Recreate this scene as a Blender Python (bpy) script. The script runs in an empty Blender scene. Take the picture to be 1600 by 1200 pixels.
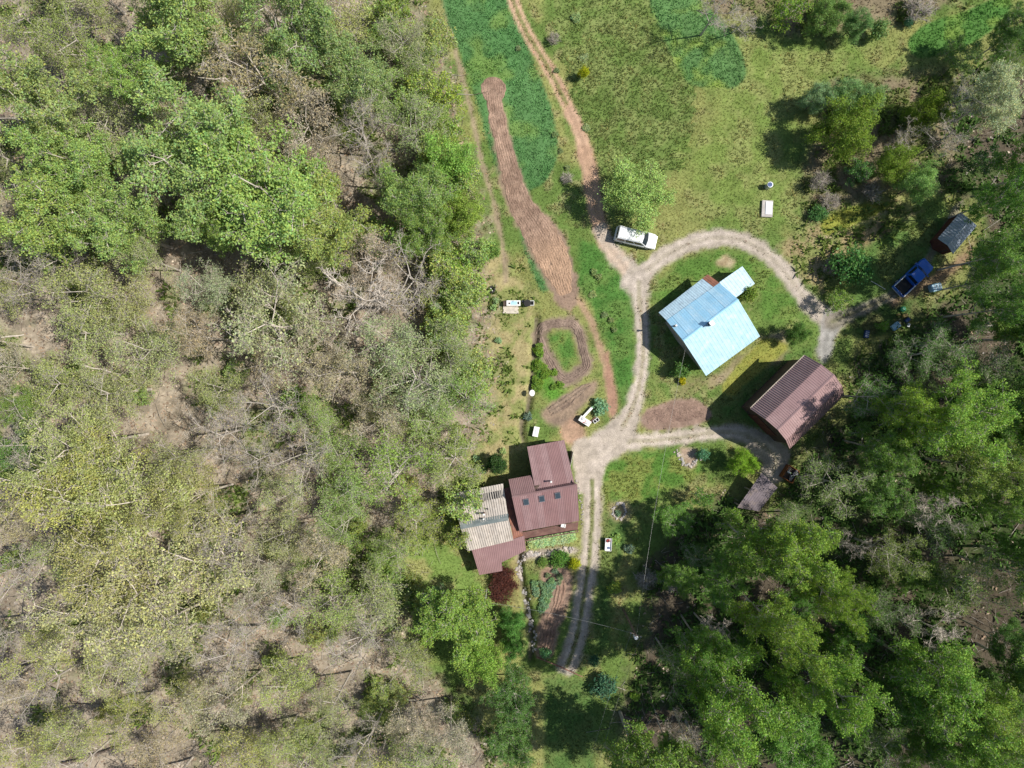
import bpy, bmesh, math, random
import numpy as np
from mathutils import Vector

scene = bpy.context.scene
C = scene.collection
PI = math.pi
R = math.radians

# ------------------------------------------------------------------ camera, sky, sun, exposure
CAM_H = 90.0
S = (1600 / 2) / math.tan(math.atan(0.72)) / CAM_H          # photo pixels per metre on the flat ground
cam_d = bpy.data.cameras.new('camera')
cam_d.sensor_width = 36.0
cam_d.lens = 36.0 / (2 * 0.72)
cam_d.clip_end = 2000
cam = bpy.data.objects.new('camera', cam_d)
cam.location = (0, 0, CAM_H)
C.objects.link(cam)
scene.camera = cam

SUN_EL, SUN_AZ = R(53), R(4)
sun_v = Vector((math.cos(SUN_EL) * math.cos(SUN_AZ), math.cos(SUN_EL) * math.sin(SUN_AZ), math.sin(SUN_EL)))
world = bpy.data.worlds.new('World')
scene.world = world
world.use_nodes = True
wn = world.node_tree
sky = wn.nodes.new('ShaderNodeTexSky')
sky.sky_type = 'NISHITA'
sky.sun_disc = False
sky.sun_elevation = SUN_EL
sky.sun_rotation = PI / 2 - SUN_AZ
bg = wn.nodes['Background']
bg.inputs['Strength'].default_value = 0.085
wn.links.new(sky.outputs['Color'], bg.inputs['Color'])

sun_d = bpy.data.lights.new('sun', 'SUN')
sun_d.energy = 4.4
sun_d.angle = R(0.5)
sun_d.color = (1.0, 0.955, 0.88)
sun = bpy.data.objects.new('sun', sun_d)
sun.rotation_euler = sun_v.to_track_quat('Z', 'Y').to_euler()
sun.location = (60, 0, 80)
C.objects.link(sun)

scene.view_settings.view_transform = 'Standard'
scene.view_settings.look = 'None'
scene.view_settings.exposure = 0.35
scene.view_settings.gamma = 1.0
scene.view_settings.use_curve_mapping = False
scene.cycles.max_bounces = 5
scene.cycles.diffuse_bounces = 2
scene.cycles.transparent_max_bounces = 4

# ------------------------------------------------------------------ numeric helpers
rng = np.random.default_rng(7)
random.seed(7)


TAB = {}


def vnoise(x, y, scale, seed):
    tab = TAB.get(seed)
    if tab is None:
        tab = TAB[seed] = np.random.default_rng(seed).random((128, 128))
    x = np.asarray(x) / scale + 1000.0
    y = np.asarray(y) / scale + 1000.0
    xi = np.floor(x).astype(int); yi = np.floor(y).astype(int)
    fx = x - xi; fy = y - yi
    fx = fx * fx * (3 - 2 * fx); fy = fy * fy * (3 - 2 * fy)
    a = tab[xi % 128, yi % 128]; b = tab[(xi + 1) % 128, yi % 128]
    c = tab[xi % 128, (yi + 1) % 128]; d = tab[(xi + 1) % 128, (yi + 1) % 128]
    return (a * (1 - fx) + b * fx) * (1 - fy) + (c * (1 - fx) + d * fx) * fy


def fbm(x, y, scale, seed, n=4):
    t = 0; amp = 1; tot = 0
    for i in range(n):
        t = t + amp * vnoise(x, y, scale / 2 ** i, seed + i)
        tot += amp; amp *= 0.55
    return t / tot


def sst(a, b, v):
    t = np.clip((v - a) / (b - a), 0, 1)
    return t * t * (3 - 2 * t)


def smooth_line(pts, closed=False, n=8):
    P_ = [np.array(p, float) for p in pts]
    out = []
    m = len(P_)
    rngi = range(m if closed else m - 1)
    for i in rngi:
        p0 = P_[(i - 1) % m] if (closed or i > 0) else P_[0]
        p1 = P_[i]; p2 = P_[(i + 1) % m]
        p3 = P_[(i + 2) % m] if (closed or i + 2 < m) else P_[-1]
        for k in range(n):
            t = k / n
            out.append(0.5 * ((2 * p1) + (-p0 + p2) * t + (2 * p0 - 5 * p1 + 4 * p2 - p3) * t * t + (-p0 + 3 * p1 - 3 * p2 + p3) * t ** 3))
    if not closed:
        out.append(P_[-1])
    return np.array(out)


def seg_dist(X, Y, a, b):
    ab = b - a
    L = max(1e-9, ab @ ab)
    t = np.clip(((X - a[0]) * ab[0] + (Y - a[1]) * ab[1]) / L, 0, 1)
    return np.hypot(X - (a[0] + t * ab[0]), Y - (a[1] + t * ab[1])), t


def line_dist(X, Y, pts, widths=None):
    """distance to a polyline; with widths, returns (half width - distance), signed cross offset ignored"""
    best = np.full(X.shape, -1e9) if widths is not None else np.full(X.shape, 1e9)
    for i in range(len(pts) - 1):
        d, t = seg_dist(X, Y, pts[i], pts[i + 1])
        if widths is not None:
            best = np.maximum(best, widths[i] * (1 - t) + widths[i + 1] * t - d)
        else:
            best = np.minimum(best, d)
    return best


def poly_sd(X, Y, pts):
    """signed distance, positive inside"""
    d = np.full(X.shape, 1e9)
    inside = np.zeros(X.shape, bool)
    n = len(pts)
    for i in range(n):
        a = pts[i]; b = pts[(i + 1) % n]
        dd, _ = seg_dist(X, Y, a, b)
        d = np.minimum(d, dd)
        cond = ((a[1] > Y) != (b[1] > Y))
        with np.errstate(divide='ignore', invalid='ignore'):
            xin = (b[0] - a[0]) * (Y - a[1]) / (b[1] - a[1]) + a[0]
        inside ^= cond & (X < xin)
    return np.where(inside, d, -d)


# ------------------------------------------------------------------ terrain
WOOD_EDGE = smooth_line([(655, -400), (672, 0), (700, 90), (722, 190), (752, 300), (768, 420), (772, 520), (778, 620), (752, 690), (718, 760), (690, 850), (660, 930), (650, 1010), (720, 1100), (800, 1200), (820, 1600)], n=6)
CREEK_A = smooth_line([(838, 498), (835, 545), (832, 590), (828, 615), (824, 640), (814, 665), (817, 690)])
CREEK_B = smooth_line([(812, 868), (812, 895), (818, 925), (824, 955), (830, 985), (829, 1030)])


HILL = np.array([(1005, 1900), (1000, 1120), (1030, 1000), (1110, 880), (1230, 800), (1340, 745), (1440, 660), (1560, 520), (1640, 300), (2900, 100), (2900, 1900)], float)


def edge_x(Y):
    return np.interp(Y, WOOD_EDGE[:, 1], WOOD_EDGE[:, 0])


def terrain(x, y):
    X = 800 + np.asarray(x, float) * S
    Y = 600 - np.asarray(y, float) * S
    d = np.maximum(0, edge_x(Y) - X) / S
    z = 0.15 * d * d / (d + 8.0)
    z = np.where(d > 60, z * 1.0, z)
    z = z + sst(0, 10, d) * (fbm(x, y, 9.0, 11, 3) - 0.5) * 1.2
    e = np.maximum(0, poly_sd(X, Y, HILL)) / S
    e = np.minimum(e, 60)
    z = z + 0.42 * e * e / (e + 9.0)
    z = z + (fbm(x, y, 6.0, 21, 2) - 0.5) * 0.16
    z = z - 0.55 * sst(9, 2, line_dist(X, Y, CREEK_A)) - 0.8 * sst(10, 2, line_dist(X, Y, CREEK_B))
    return z


def P(px, py, h=0.0):
    """world point at height h that the photograph shows at pixel (px, py)"""
    f = (CAM_H - h) / CAM_H
    return Vector(((px - 800) / S * f, (600 - py) / S * f, h))


def G(px, py, up=0.0):
    """ground point seen at a pixel; returns x, y, z of the ground for something 'up' metres above it"""
    z = 0.0
    for _ in range(6):
        p = P(px, py, z + up)
        z = float(terrain(np.array([p.x]), np.array([p.y]))[0])
    return Vector((p.x, p.y, z))


# ------------------------------------------------------------------ object helpers
def mesh_np(name, verts, faces, mats, mat_idx=None, col=None, smooth=False):
    """faces: list of int arrays (m,3) or (m,4)"""
    me = bpy.data.meshes.new(name)
    verts = np.asarray(verts, np.float32)
    me.vertices.add(len(verts))
    me.vertices.foreach_set('co', verts.ravel())
    loops = np.concatenate([f.ravel() for f in faces]).astype(np.int32)
    sizes = np.concatenate([np.full(len(f), f.shape[1], np.int32) for f in faces])
    starts = np.concatenate([[0], np.cumsum(sizes)[:-1]]).astype(np.int32)
    me.loops.add(len(loops))
    me.loops.foreach_set('vertex_index', loops)
    me.polygons.add(len(sizes))
    me.polygons.foreach_set('loop_start', starts)
    if mat_idx is not None:
        me.polygons.foreach_set('material_index', np.asarray(mat_idx, np.int32))
    for m in mats:
        me.materials.append(m)
    if col is not None:
        a = me.color_attributes.new('Col', 'FLOAT_COLOR', 'POINT')
        c4 = np.ones((len(verts), 4), np.float32)
        c4[:, :3] = col
        a.data.foreach_set('color', c4.ravel())
    me.update(calc_edges=True)
    if not smooth:
        me.shade_flat()
    me.validate()
    return me


def link(name, data, parent=None, loc=None):
    o = bpy.data.objects.new(name, data)
    C.objects.link(o)
    if parent is not None:
        o.parent = parent
    if loc is not None:
        o.location = loc
    return o


def tag(o, label=None, cat=None, group=None, kind=None):
    if label: o['label'] = label
    if cat: o['category'] = cat
    if group: o['group'] = group
    if kind: o['kind'] = kind
    return o


def thing(name, label, cat, loc=(0, 0, 0), rz=0.0, group=None):
    o = link(name, None)
    o.location = loc
    o.rotation_euler = (0, 0, rz)
    return tag(o, label, cat, group)


class MB:
    """collects boxes, prisms and tubes, builds ONE mesh object"""
    def __init__(self):
        self.bm = bmesh.new()

    def box(self, c, s, rz=0.0, bev=0.0):
        m = bmesh.ops.create_cube(self.bm, size=1.0)
        vs = m['verts']
        cz, sz = math.cos(rz), math.sin(rz)
        for v in vs:
            x, y, z = v.co.x * s[0], v.co.y * s[1], v.co.z * s[2]
            v.co = (c[0] + x * cz - y * sz, c[1] + x * sz + y * cz, c[2] + z)
        if bev > 0:
            es = list({e for v in vs for e in v.link_edges})
            bmesh.ops.bevel(self.bm, geom=es, offset=bev, segments=2, affect='EDGES', profile=0.6)
        return self

    def tube(self, pts, rad, sides=8, caps=True):
        pts = [Vector(p) for p in pts]
        rads = rad if isinstance(rad, (list, tuple)) else [rad] * len(pts)
        rings = []
        for i, p in enumerate(pts):
            t = (pts[min(i + 1, len(pts) - 1)] - pts[max(i - 1, 0)]).normalized()
            a = t.orthogonal().normalized() if i == 0 else (prev - t * prev.dot(t)).normalized()
            prev = a
            b = t.cross(a)
            rings.append([self.bm.verts.new(p + (a * math.cos(2 * PI * k / sides) + b * math.sin(2 * PI * k / sides)) * rads[i]) for k in range(sides)])
        for r0, r1 in zip(rings, rings[1:]):
            for k in range(sides):
                self.bm.faces.new((r0[k], r0[(k + 1) % sides], r1[(k + 1) % sides], r1[k]))
        if caps:
            self.bm.faces.new(rings[0][::-1]); self.bm.faces.new(rings[-1])
        return self

    def loft(self, secs, caps=True):
        rings = [[self.bm.verts.new(p) for p in s] for s in secs]
        n = len(rings[0])
        for r0, r1 in zip(rings, rings[1:]):
            for k in range(n):
                self.bm.faces.new((r0[k], r0[(k + 1) % n], r1[(k + 1) % n], r1[k]))
        if caps:
            self.bm.faces.new(rings[0][::-1]); self.bm.faces.new(rings[-1])
        return self

    def slab(self, pts, th):
        """flat polygon with thickness th downwards"""
        top = [self.bm.verts.new(p) for p in pts]
        bot = [self.bm.verts.new(Vector(p) - Vector((0, 0, th))) for p in pts]
        n = len(pts)
        self.bm.faces.new(top); self.bm.faces.new(bot[::-1])
        for k in range(n):
            self.bm.faces.new((top[k], bot[k], bot[(k + 1) % n], top[(k + 1) % n]))
        return self

    def rock(self, c, r, seed=0):
        rr = random.Random(seed)
        m = bmesh.ops.create_icosphere(self.bm, subdivisions=1, radius=1.0)
        sx, sy, sz = r * rr.uniform(.7, 1.3), r * rr.uniform(.7, 1.3), r * rr.uniform(.5, .8)
        a = rr.uniform(0, 6.3)
        for v in m['verts']:
            k = rr.uniform(.8, 1.15)
            x, y = v.co.x * sx * k, v.co.y * sy * k
            v.co = (c[0] + x * math.cos(a) - y * math.sin(a), c[1] + x * math.sin(a) + y * math.cos(a), c[2] + v.co.z * sz * k)
        return self

    def build(self, name, mat, parent=None, smooth=False, loc=None):
        bmesh.ops.recalc_face_normals(self.bm, faces=self.bm.faces)
        me = bpy.data.meshes.new(name)
        self.bm.to_mesh(me); self.bm.free()
        if not smooth:
            me.shade_flat()
        me.materials.append(mat)
        return link(name, me, parent, loc)


# ------------------------------------------------------------------ materials
def nodes(m):
    m.use_nodes = True
    nt = m.node_tree
    nt.nodes.clear()
    out = nt.nodes.new('ShaderNodeOutputMaterial')
    return nt, out


def surf(name, col, rough=0.7, var=0.25, scale=3.0, metal=0.0, bump=0.0, col2=None, spec=0.4, dirt=None, dirt_amt=0.0, dirt_scale=0.6):
    """painted, wooden, stone or metal surface: base colour varied by noise, second colour in patches"""
    m = bpy.data.materials.new(name)
    nt, out = nodes(m)
    N, L = nt.nodes, nt.links
    b = N.new('ShaderNodeBsdfPrincipled')
    b.inputs['Roughness'].default_value = rough
    b.inputs['Metallic'].default_value = metal
    b.inputs['Specular IOR Level'].default_value = spec
    tc = N.new('ShaderNodeTexCoord')
    nz = N.new('ShaderNodeTexNoise'); nz.inputs['Scale'].default_value = scale; nz.inputs['Detail'].default_value = 6
    L.new(tc.outputs['Object'], nz.inputs['Vector'])
    cr = N.new('ShaderNodeValToRGB')
    c2 = col2 if col2 else tuple(c * (1 - var) for c in col)
    c1 = tuple(min(1, c * (1 + var * 0.6)) for c in col)
    cr.color_ramp.elements[0].position = 0.32; cr.color_ramp.elements[0].color = (*c2, 1)
    cr.color_ramp.elements[1].position = 0.68; cr.color_ramp.elements[1].color = (*c1, 1)
    L.new(nz.outputs['Fac'], cr.inputs['Fac'])
    src = cr.outputs['Color']
    if dirt:
        n2 = N.new('ShaderNodeTexNoise'); n2.inputs['Scale'].default_value = dirt_scale; n2.inputs['Detail'].default_value = 8
        n2.inputs['Roughness'].default_value = 0.7
        L.new(tc.outputs['Object'], n2.inputs['Vector'])
        r2 = N.new('ShaderNodeValToRGB')
        r2.color_ramp.elements[0].position = 0.5; r2.color_ramp.elements[0].color = (0, 0, 0, 1)
        r2.color_ramp.elements[1].position = 0.68; r2.color_ramp.elements[1].color = (dirt_amt, dirt_amt, dirt_amt, 1)
        L.new(n2.outputs['Fac'], r2.inputs['Fac'])
        mx = N.new('ShaderNodeMix'); mx.data_type = 'RGBA'
        L.new(r2.outputs['Color'], mx.inputs['Factor'])
        L.new(src, mx.inputs['A']); mx.inputs['B'].default_value = (*dirt, 1)
        src = mx.outputs['Result']
    L.new(src, b.inputs['Base Color'])
    if bump > 0:
        bp = N.new('ShaderNodeBump'); bp.inputs['Strength'].default_value = bump; bp.inputs['Distance'].default_value = 0.05
        L.new(nz.outputs['Fac'], bp.inputs['Height']); L.new(bp.outputs['Normal'], b.inputs['Normal'])
    L.new(b.outputs['BSDF'], out.inputs['Surface'])
    return m


def ground_mat(name, scale, lo, hi, bump, dist=0.12, scale2=None):
    """vertex colour 'Col' (what grows or lies there) times fine procedural noise, with relief"""
    m = bpy.data.materials.new(name)
    nt, out = nodes(m)
    N, L = nt.nodes, nt.links
    b = N.new('ShaderNodeBsdfPrincipled')
    b.inputs['Roughness'].default_value = 0.95
    b.inputs['Specular IOR Level'].default_value = 0.1
    at = N.new('ShaderNodeAttribute'); at.attribute_name = 'Col'
    tc = N.new('ShaderNodeTexCoord')
    nz = N.new('ShaderNodeTexNoise'); nz.inputs['Scale'].default_value = scale; nz.inputs['Detail'].default_value = 5; nz.inputs['Roughness'].default_value = 0.65
    L.new(tc.outputs['Object'], nz.inputs['Vector'])
    n2 = N.new('ShaderNodeTexNoise'); n2.inputs['Scale'].default_value = scale2 or scale * 0.17; n2.inputs['Detail'].default_value = 4
    L.new(tc.outputs['Object'], n2.inputs['Vector'])
    mr = N.new('ShaderNodeMapRange')
    mr.inputs['From Min'].default_value = 0.28; mr.inputs['From Max'].default_value = 0.72
    mr.inputs['To Min'].default_value = lo; mr.inputs['To Max'].default_value = hi
    L.new(nz.outputs['Fac'], mr.inputs['Value'])
    m2 = N.new('ShaderNodeMapRange')
    m2.inputs['From Min'].default_value = 0.3; m2.inputs['From Max'].default_value = 0.7
    m2.inputs['To Min'].default_value = 0.82; m2.inputs['To Max'].default_value = 1.16
    L.new(n2.outputs['Fac'], m2.inputs['Value'])
    mu = N.new('ShaderNodeMath'); mu.operation = 'MULTIPLY'
    L.new(mr.outputs['Result'], mu.inputs[0]); L.new(m2.outputs['Result'], mu.inputs[1])
    vm = N.new('ShaderNodeVectorMath'); vm.operation = 'SCALE'
    L.new(at.outputs['Color'], vm.inputs[0]); L.new(mu.outputs['Value'], vm.inputs['Scale'])
    L.new(vm.outputs['Vector'], b.inputs['Base Color'])
    bp = N.new('ShaderNodeBump'); bp.inputs['Strength'].default_value = bump; bp.inputs['Distance'].default_value = dist
    L.new(nz.outputs['Fac'], bp.inputs['Height']); L.new(bp.outputs['Normal'], b.inputs['Normal'])
    L.new(b.outputs['BSDF'], out.inputs['Surface'])
    return m


def leaf_mat(name, trans=0.35):
    """leaf: per-leaf colour (attribute Col) times the plant's own colour (object colour), partly translucent"""
    m = bpy.data.materials.new(name)
    nt, out = nodes(m)
    N, L = nt.nodes, nt.links
    at = N.new('ShaderNodeAttribute'); at.attribute_name = 'Col'
    oi = N.new('ShaderNodeObjectInfo')
    mu = N.new('ShaderNodeMix'); mu.data_type = 'RGBA'; mu.blend_type = 'MULTIPLY'; mu.inputs['Factor'].default_value = 1
    L.new(at.outputs['Color'], mu.inputs['A']); L.new(oi.outputs['Color'], mu.inputs['B'])
    b = N.new('ShaderNodeBsdfPrincipled')
    b.inputs['Roughness'].default_value = 0.55; b.inputs['Specular IOR Level'].default_value = 0.25
    L.new(mu.outputs['Result'], b.inputs['Base Color'])
    tr = N.new('ShaderNodeBsdfTranslucent')
    L.new(mu.outputs['Result'], tr.inputs['Color'])
    ms = N.new('ShaderNodeMixShader'); ms.inputs['Fac'].default_value = trans
    L.new(b.outputs['BSDF'], ms.inputs[1]); L.new(tr.outputs['BSDF'], ms.inputs[2])
    L.new(ms.outputs['Shader'], out.inputs['Surface'])
    return m


def glass_dark(name, col=(0.02, 0.03, 0.04)):
    m = bpy.data.materials.new(name)
    nt, out = nodes(m)
    b = nt.nodes.new('ShaderNodeBsdfPrincipled')
    b.inputs['Base Color'].default_value = (*col, 1)
    b.inputs['Roughness'].default_value = 0.12
    b.inputs['Specular IOR Level'].default_value = 0.6
    nz = nt.nodes.new('ShaderNodeTexNoise'); nz.inputs['Scale'].default_value = 2.0
    mr = nt.nodes.new('ShaderNodeMapRange'); mr.inputs['To Min'].default_value = 0.08; mr.inputs['To Max'].default_value = 0.22
    nt.links.new(nz.outputs['Fac'], mr.inputs['Value']); nt.links.new(mr.outputs['Result'], b.inputs['Roughness'])
    nt.links.new(b.outputs['BSDF'], out.inputs['Surface'])
    return m


M = {
    'ground': ground_mat('ground_cover', 3.2, 0.76, 1.30, 0.5),
    'gravel': ground_mat('gravel', 7.0, 0.72, 1.30, 0.6, 0.05),
    'soil': ground_mat('tilled_soil', 5.0, 0.70, 1.32, 0.8, 0.08),
    'field': ground_mat('young_grain', 5.0, 0.80, 1.22, 0.4, 0.10),
    'blade': leaf_mat('grass_blades', 0.4),
    'litter': leaf_mat('dead_leaves', 0.1),
    'leaf': leaf_mat('leaves', 0.38),
    'bark_grey': surf('bark_grey', (0.50, 0.445, 0.385), 0.9, 0.35, 2.0, bump=0.3),
    'bark_pale': surf('bark_pale', (0.58, 0.51, 0.43), 0.9, 0.35, 2.0, bump=0.3),
    'bark_brown': surf('bark_brown', (0.17, 0.13, 0.10), 0.9, 0.3, 2.0, bump=0.3),
    'bark_red': surf('twigs_dark_red', (0.12, 0.045, 0.035), 0.9, 0.3, 2.0),
    'roof_brown': surf('roof_brown_metal', (0.285, 0.172, 0.170), 0.42, 0.10, 0.8, bump=0.0, dirt=(0.34, 0.225, 0.22), dirt_amt=0.45, dirt_scale=0.9),
    'roof_barn': surf('roof_barn_metal', (0.335, 0.215, 0.210), 0.45, 0.10, 0.7, dirt=(0.40, 0.28, 0.27), dirt_amt=0.5, dirt_scale=0.6),
    'roof_blue': surf('roof_blue_metal', (0.36, 0.66, 0.88), 0.40, 0.12, 0.7, metal=0.1, dirt=(0.52, 0.74, 0.86), dirt_amt=0.5, dirt_scale=1.1),
    'roof_blue_worn': surf('roof_blue_worn', (0.44, 0.60, 0.70), 0.5, 0.14, 2.5, metal=0.0, dirt=(0.30, 0.38, 0.46), dirt_amt=0.7, dirt_scale=1.6),
    'roof_old': surf('roof_old_galvanised', (0.50, 0.45, 0.40), 0.6, 0.16, 1.2, dirt=(0.27, 0.22, 0.18), dirt_amt=0.55, dirt_scale=1.0),
    'roof_cap': surf('ridge_cover_grey', (0.17, 0.20, 0.20), 0.55, 0.25, 1.0, dirt=(0.30, 0.32, 0.30), dirt_amt=0.5, dirt_scale=1.2),
    'roof_rust': surf('roof_rusty', (0.30, 0.13, 0.085), 0.7, 0.35, 1.4, dirt=(0.18, 0.12, 0.11), dirt_amt=0.8, dirt_scale=0.9),
    'roof_grey': surf('roof_grey_metal', (0.40, 0.46, 0.56), 0.45, 0.15, 1.0, metal=0.3, dirt=(0.20, 0.20, 0.22), dirt_amt=0.6, dirt_scale=1.0),
    'roof_purple': surf('roof_dull_violet', (0.17, 0.14, 0.155), 0.75, 0.25, 1.0, dirt=(0.22, 0.17, 0.14), dirt_amt=0.8, dirt_scale=0.9),
    'wall_wood': surf('wall_dark_boards', (0.085, 0.058, 0.045), 0.85, 0.3, 3.0),
    'wall_pale': surf('wall_pale_paint', (0.45, 0.42, 0.38), 0.8, 0.15, 2.0),
    'wall_red': surf('wall_rust_red', (0.13, 0.045, 0.03), 0.85, 0.3, 2.0),
    'deck': surf('deck_boards', (0.17, 0.085, 0.07), 0.7, 0.3, 1.5, dirt=(0.26, 0.17, 0.13), dirt_amt=0.5, dirt_scale=1.0),
    'wood': surf('weathered_wood', (0.42, 0.36, 0.29), 0.85, 0.25, 2.5),
    'wood_pale': surf('pale_planks', (0.60, 0.54, 0.45), 0.8, 0.2, 3.0),
    'wood_red': surf('red_brown_timber', (0.28, 0.14, 0.10), 0.85, 0.3, 2.5),
    'white': surf('white_paint', (0.80, 0.79, 0.76), 0.4, 0.08, 2.0),
    'van_white': surf('van_white_paint', (0.80, 0.81, 0.82), 0.25, 0.04, 1.0, spec=0.6),
    'truck_blue': surf('truck_blue_paint', (0.03, 0.16, 0.62), 0.28, 0.08, 1.0, spec=0.6),
    'black': surf('black_plastic', (0.016, 0.016, 0.018), 0.5, 0.2, 3.0),
    'rubber': surf('rubber', (0.025, 0.024, 0.023), 0.85, 0.2, 3.0),
    'steel': surf('galvanised_steel', (0.55, 0.57, 0.60), 0.4, 0.15, 3.0, metal=0.4),
    'glass': glass_dark('window_glass'),
    'skyglass': glass_dark('skylight_glass', (0.045, 0.065, 0.08)),
    'stone': surf('field_stone', (0.48, 0.42, 0.37), 0.9, 0.35, 2.5, bump=0.3),
    'stone_grey': surf('grey_stone', (0.36, 0.34, 0.32), 0.9, 0.3, 2.5, bump=0.3),
    'concrete': surf('concrete', (0.46, 0.43, 0.40), 0.9, 0.2, 2.0, dirt=(0.28, 0.24, 0.2), dirt_amt=0.5),
    'cover': surf('pale_lid', (0.66, 0.68, 0.70), 0.6, 0.12, 2.0),
    'blue_pale': surf('pale_blue_plastic', (0.38, 0.60, 0.72), 0.5, 0.12, 2.0),
    'blue_dark': surf('dark_blue_plastic', (0.03, 0.07, 0.20), 0.5, 0.2, 2.0),
    'green_plastic': surf('green_plastic', (0.03, 0.22, 0.11), 0.5, 0.15, 2.0),
    'yellow': surf('dull_yellow', (0.55, 0.38, 0.12), 0.6, 0.2, 2.0),
    'red': surf('red_paint', (0.40, 0.045, 0.035), 0.5, 0.2, 2.0),
    'rust': surf('rusty_orange', (0.24, 0.085, 0.025), 0.85, 0.35, 2.0),
    'scrap': surf('grey_scrap', (0.22, 0.21, 0.23), 0.6, 0.45, 4.0, metal=0.3),
    'wire': surf('grey_wire', (0.30, 0.30, 0.29), 0.5, 0.1, 3.0, metal=0.3),
    'brick': surf('brick_red', (0.30, 0.12, 0.09), 0.9, 0.3, 4.0),
}

# ------------------------------------------------------------------ the ground, painted by what lies there
def axis(lo, hi, step, far):
    core = np.arange(lo, hi + step / 2, step)
    out = [core[-1]]; s = step
    while out[-1] < far:
        s *= 1.35; out.append(out[-1] + s)
    inn = [core[0]]; s = step
    while inn[-1] > -far:
        s *= 1.35; inn.append(inn[-1] - s)
    return np.concatenate([inn[1:][::-1], core, out[1:]])


gx = axis(-71, 71, 0.27, 420)
gy = axis(-54, 54, 0.27, 420)
GX, GY = np.meshgrid(gx, gy)
X = 800 + GX * S
Y = 600 - GY * S
Z = terrain(GX, GY)
terrain_exact = terrain


def terrain(x, y):
    """height of the built ground sheet (bilinear)"""
    x = np.asarray(x, float); y = np.asarray(y, float)
    ix = np.clip(np.searchsorted(gx, x) - 1, 0, len(gx) - 2); iy = np.clip(np.searchsorted(gy, y) - 1, 0, len(gy) - 2)
    fx = np.clip((x - gx[ix]) / (gx[ix + 1] - gx[ix]), 0, 1); fy = np.clip((y - gy[iy]) / (gy[iy + 1] - gy[iy]), 0, 1)
    return (Z[iy, ix] * (1 - fx) + Z[iy, ix + 1] * fx) * (1 - fy) + (Z[iy + 1, ix] * (1 - fx) + Z[iy + 1, ix + 1] * fx) * fy


nA = fbm(X, Y, 60, 31)          # patches of 5 m
nB = fbm(X, Y, 22, 41)
nC = fbm(X, Y, 9, 51, 3)
nD = fbm(X, Y, 160, 61)
edge = (nC - 0.5) * 9 + (nB - 0.5) * 7


def c_(*v):
    return np.array(v, float)


def blend(col, w, layer):
    return col * (1 - w[..., None]) + layer * w[..., None]


def two(a, b, t):
    return c_(*a) * (1 - t[..., None]) + c_(*b) * t[..., None]


lawn = two((0.105, 0.165, 0.042), (0.20, 0.215, 0.075), sst(0.38, 0.62, nA))
lawn = blend(lawn, 0.5 * sst(0.55, 0.7, nB), c_(0.30, 0.27, 0.14))
col = lawn.copy()
green = np.ones(X.shape)                       # how much grass grows

# meadow: rougher and darker west half, drier and yellower east half
meadow = sst(0, 1, poly_sd(X, Y, np.array([(850, -50), (1010, -50), (1090, 150), (1075, 260), (960, 300), (900, 180)])) + edge * 2.5)
col = blend(col, meadow, two((0.105, 0.158, 0.042), (0.165, 0.205, 0.070), sst(0.35, 0.65, nB)))
dry = sst(-30, 30, poly_sd(X, Y, np.array([(1090, 40), (1260, 60), (1400, 70), (1270, 140), (1240, 230), (1250, 350), (1180, 360), (1090, 340), (1060, 240), (1120, 180)])) + edge * 3)
col = blend(col, dry * 0.85, two((0.140, 0.202, 0.050), (0.200, 0.235, 0.080), sst(0.36, 0.64, nB)))
# rough grass strip by the wood and the straw-coloured slope between wood and creek
straw = sst(-14, 14, poly_sd(X, Y, np.array([(735, 380), (790, 390), (835, 470), (833, 600), (815, 700), (770, 730), (745, 760), (700, 800), (700, 700), (755, 600), (740, 480)])) + edge * 2.5)
col = blend(col, straw, two((0.32, 0.275, 0.140), (0.205, 0.225, 0.080), sst(0.38, 0.56, nB)))
green = green * (1 - 0.55 * straw)
# the woodland floor of dead leaves, west
wd = (edge_x(Y) - X)
wood = sst(-16, 34, wd + edge * 3.5)
litter = two((0.300, 0.252, 0.192), (0.205, 0.172, 0.128), sst(0.35, 0.65, nB))
litter = blend(litter, 0.55 * sst(0.56, 0.70, nC), c_(0.42, 0.36, 0.28))
litter = blend(litter, 0.7 * sst(0.48, 0.64, nA), c_(0.175, 0.205, 0.075))
col = blend(col, wood, litter)
green = green * (1 - 0.9 * wood)
# grassy slope west of the house
gsl = sst(-14, 14, poly_sd(X, Y, np.array([(690, 800), (740, 840), (745, 900), (780, 930), (770, 950), (700, 930), (640, 960), (610, 900), (650, 830)])) + edge * 2)
col = blend(col, gsl, two((0.14, 0.21, 0.055), (0.24, 0.25, 0.10), sst(0.42, 0.6, nB)))
green = np.maximum(green, gsl)
# east woodland floor: dark soil, leaves and low weeds
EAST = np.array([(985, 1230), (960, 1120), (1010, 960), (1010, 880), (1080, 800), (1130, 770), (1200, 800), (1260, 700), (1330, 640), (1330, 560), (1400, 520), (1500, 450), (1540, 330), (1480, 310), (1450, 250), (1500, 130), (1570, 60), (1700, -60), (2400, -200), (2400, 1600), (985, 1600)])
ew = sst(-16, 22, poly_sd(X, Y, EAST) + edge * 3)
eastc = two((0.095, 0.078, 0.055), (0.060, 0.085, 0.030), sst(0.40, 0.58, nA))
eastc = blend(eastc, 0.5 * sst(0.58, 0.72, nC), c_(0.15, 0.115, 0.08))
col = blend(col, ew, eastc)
green = green * (1 - 0.75 * ew)
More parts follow.
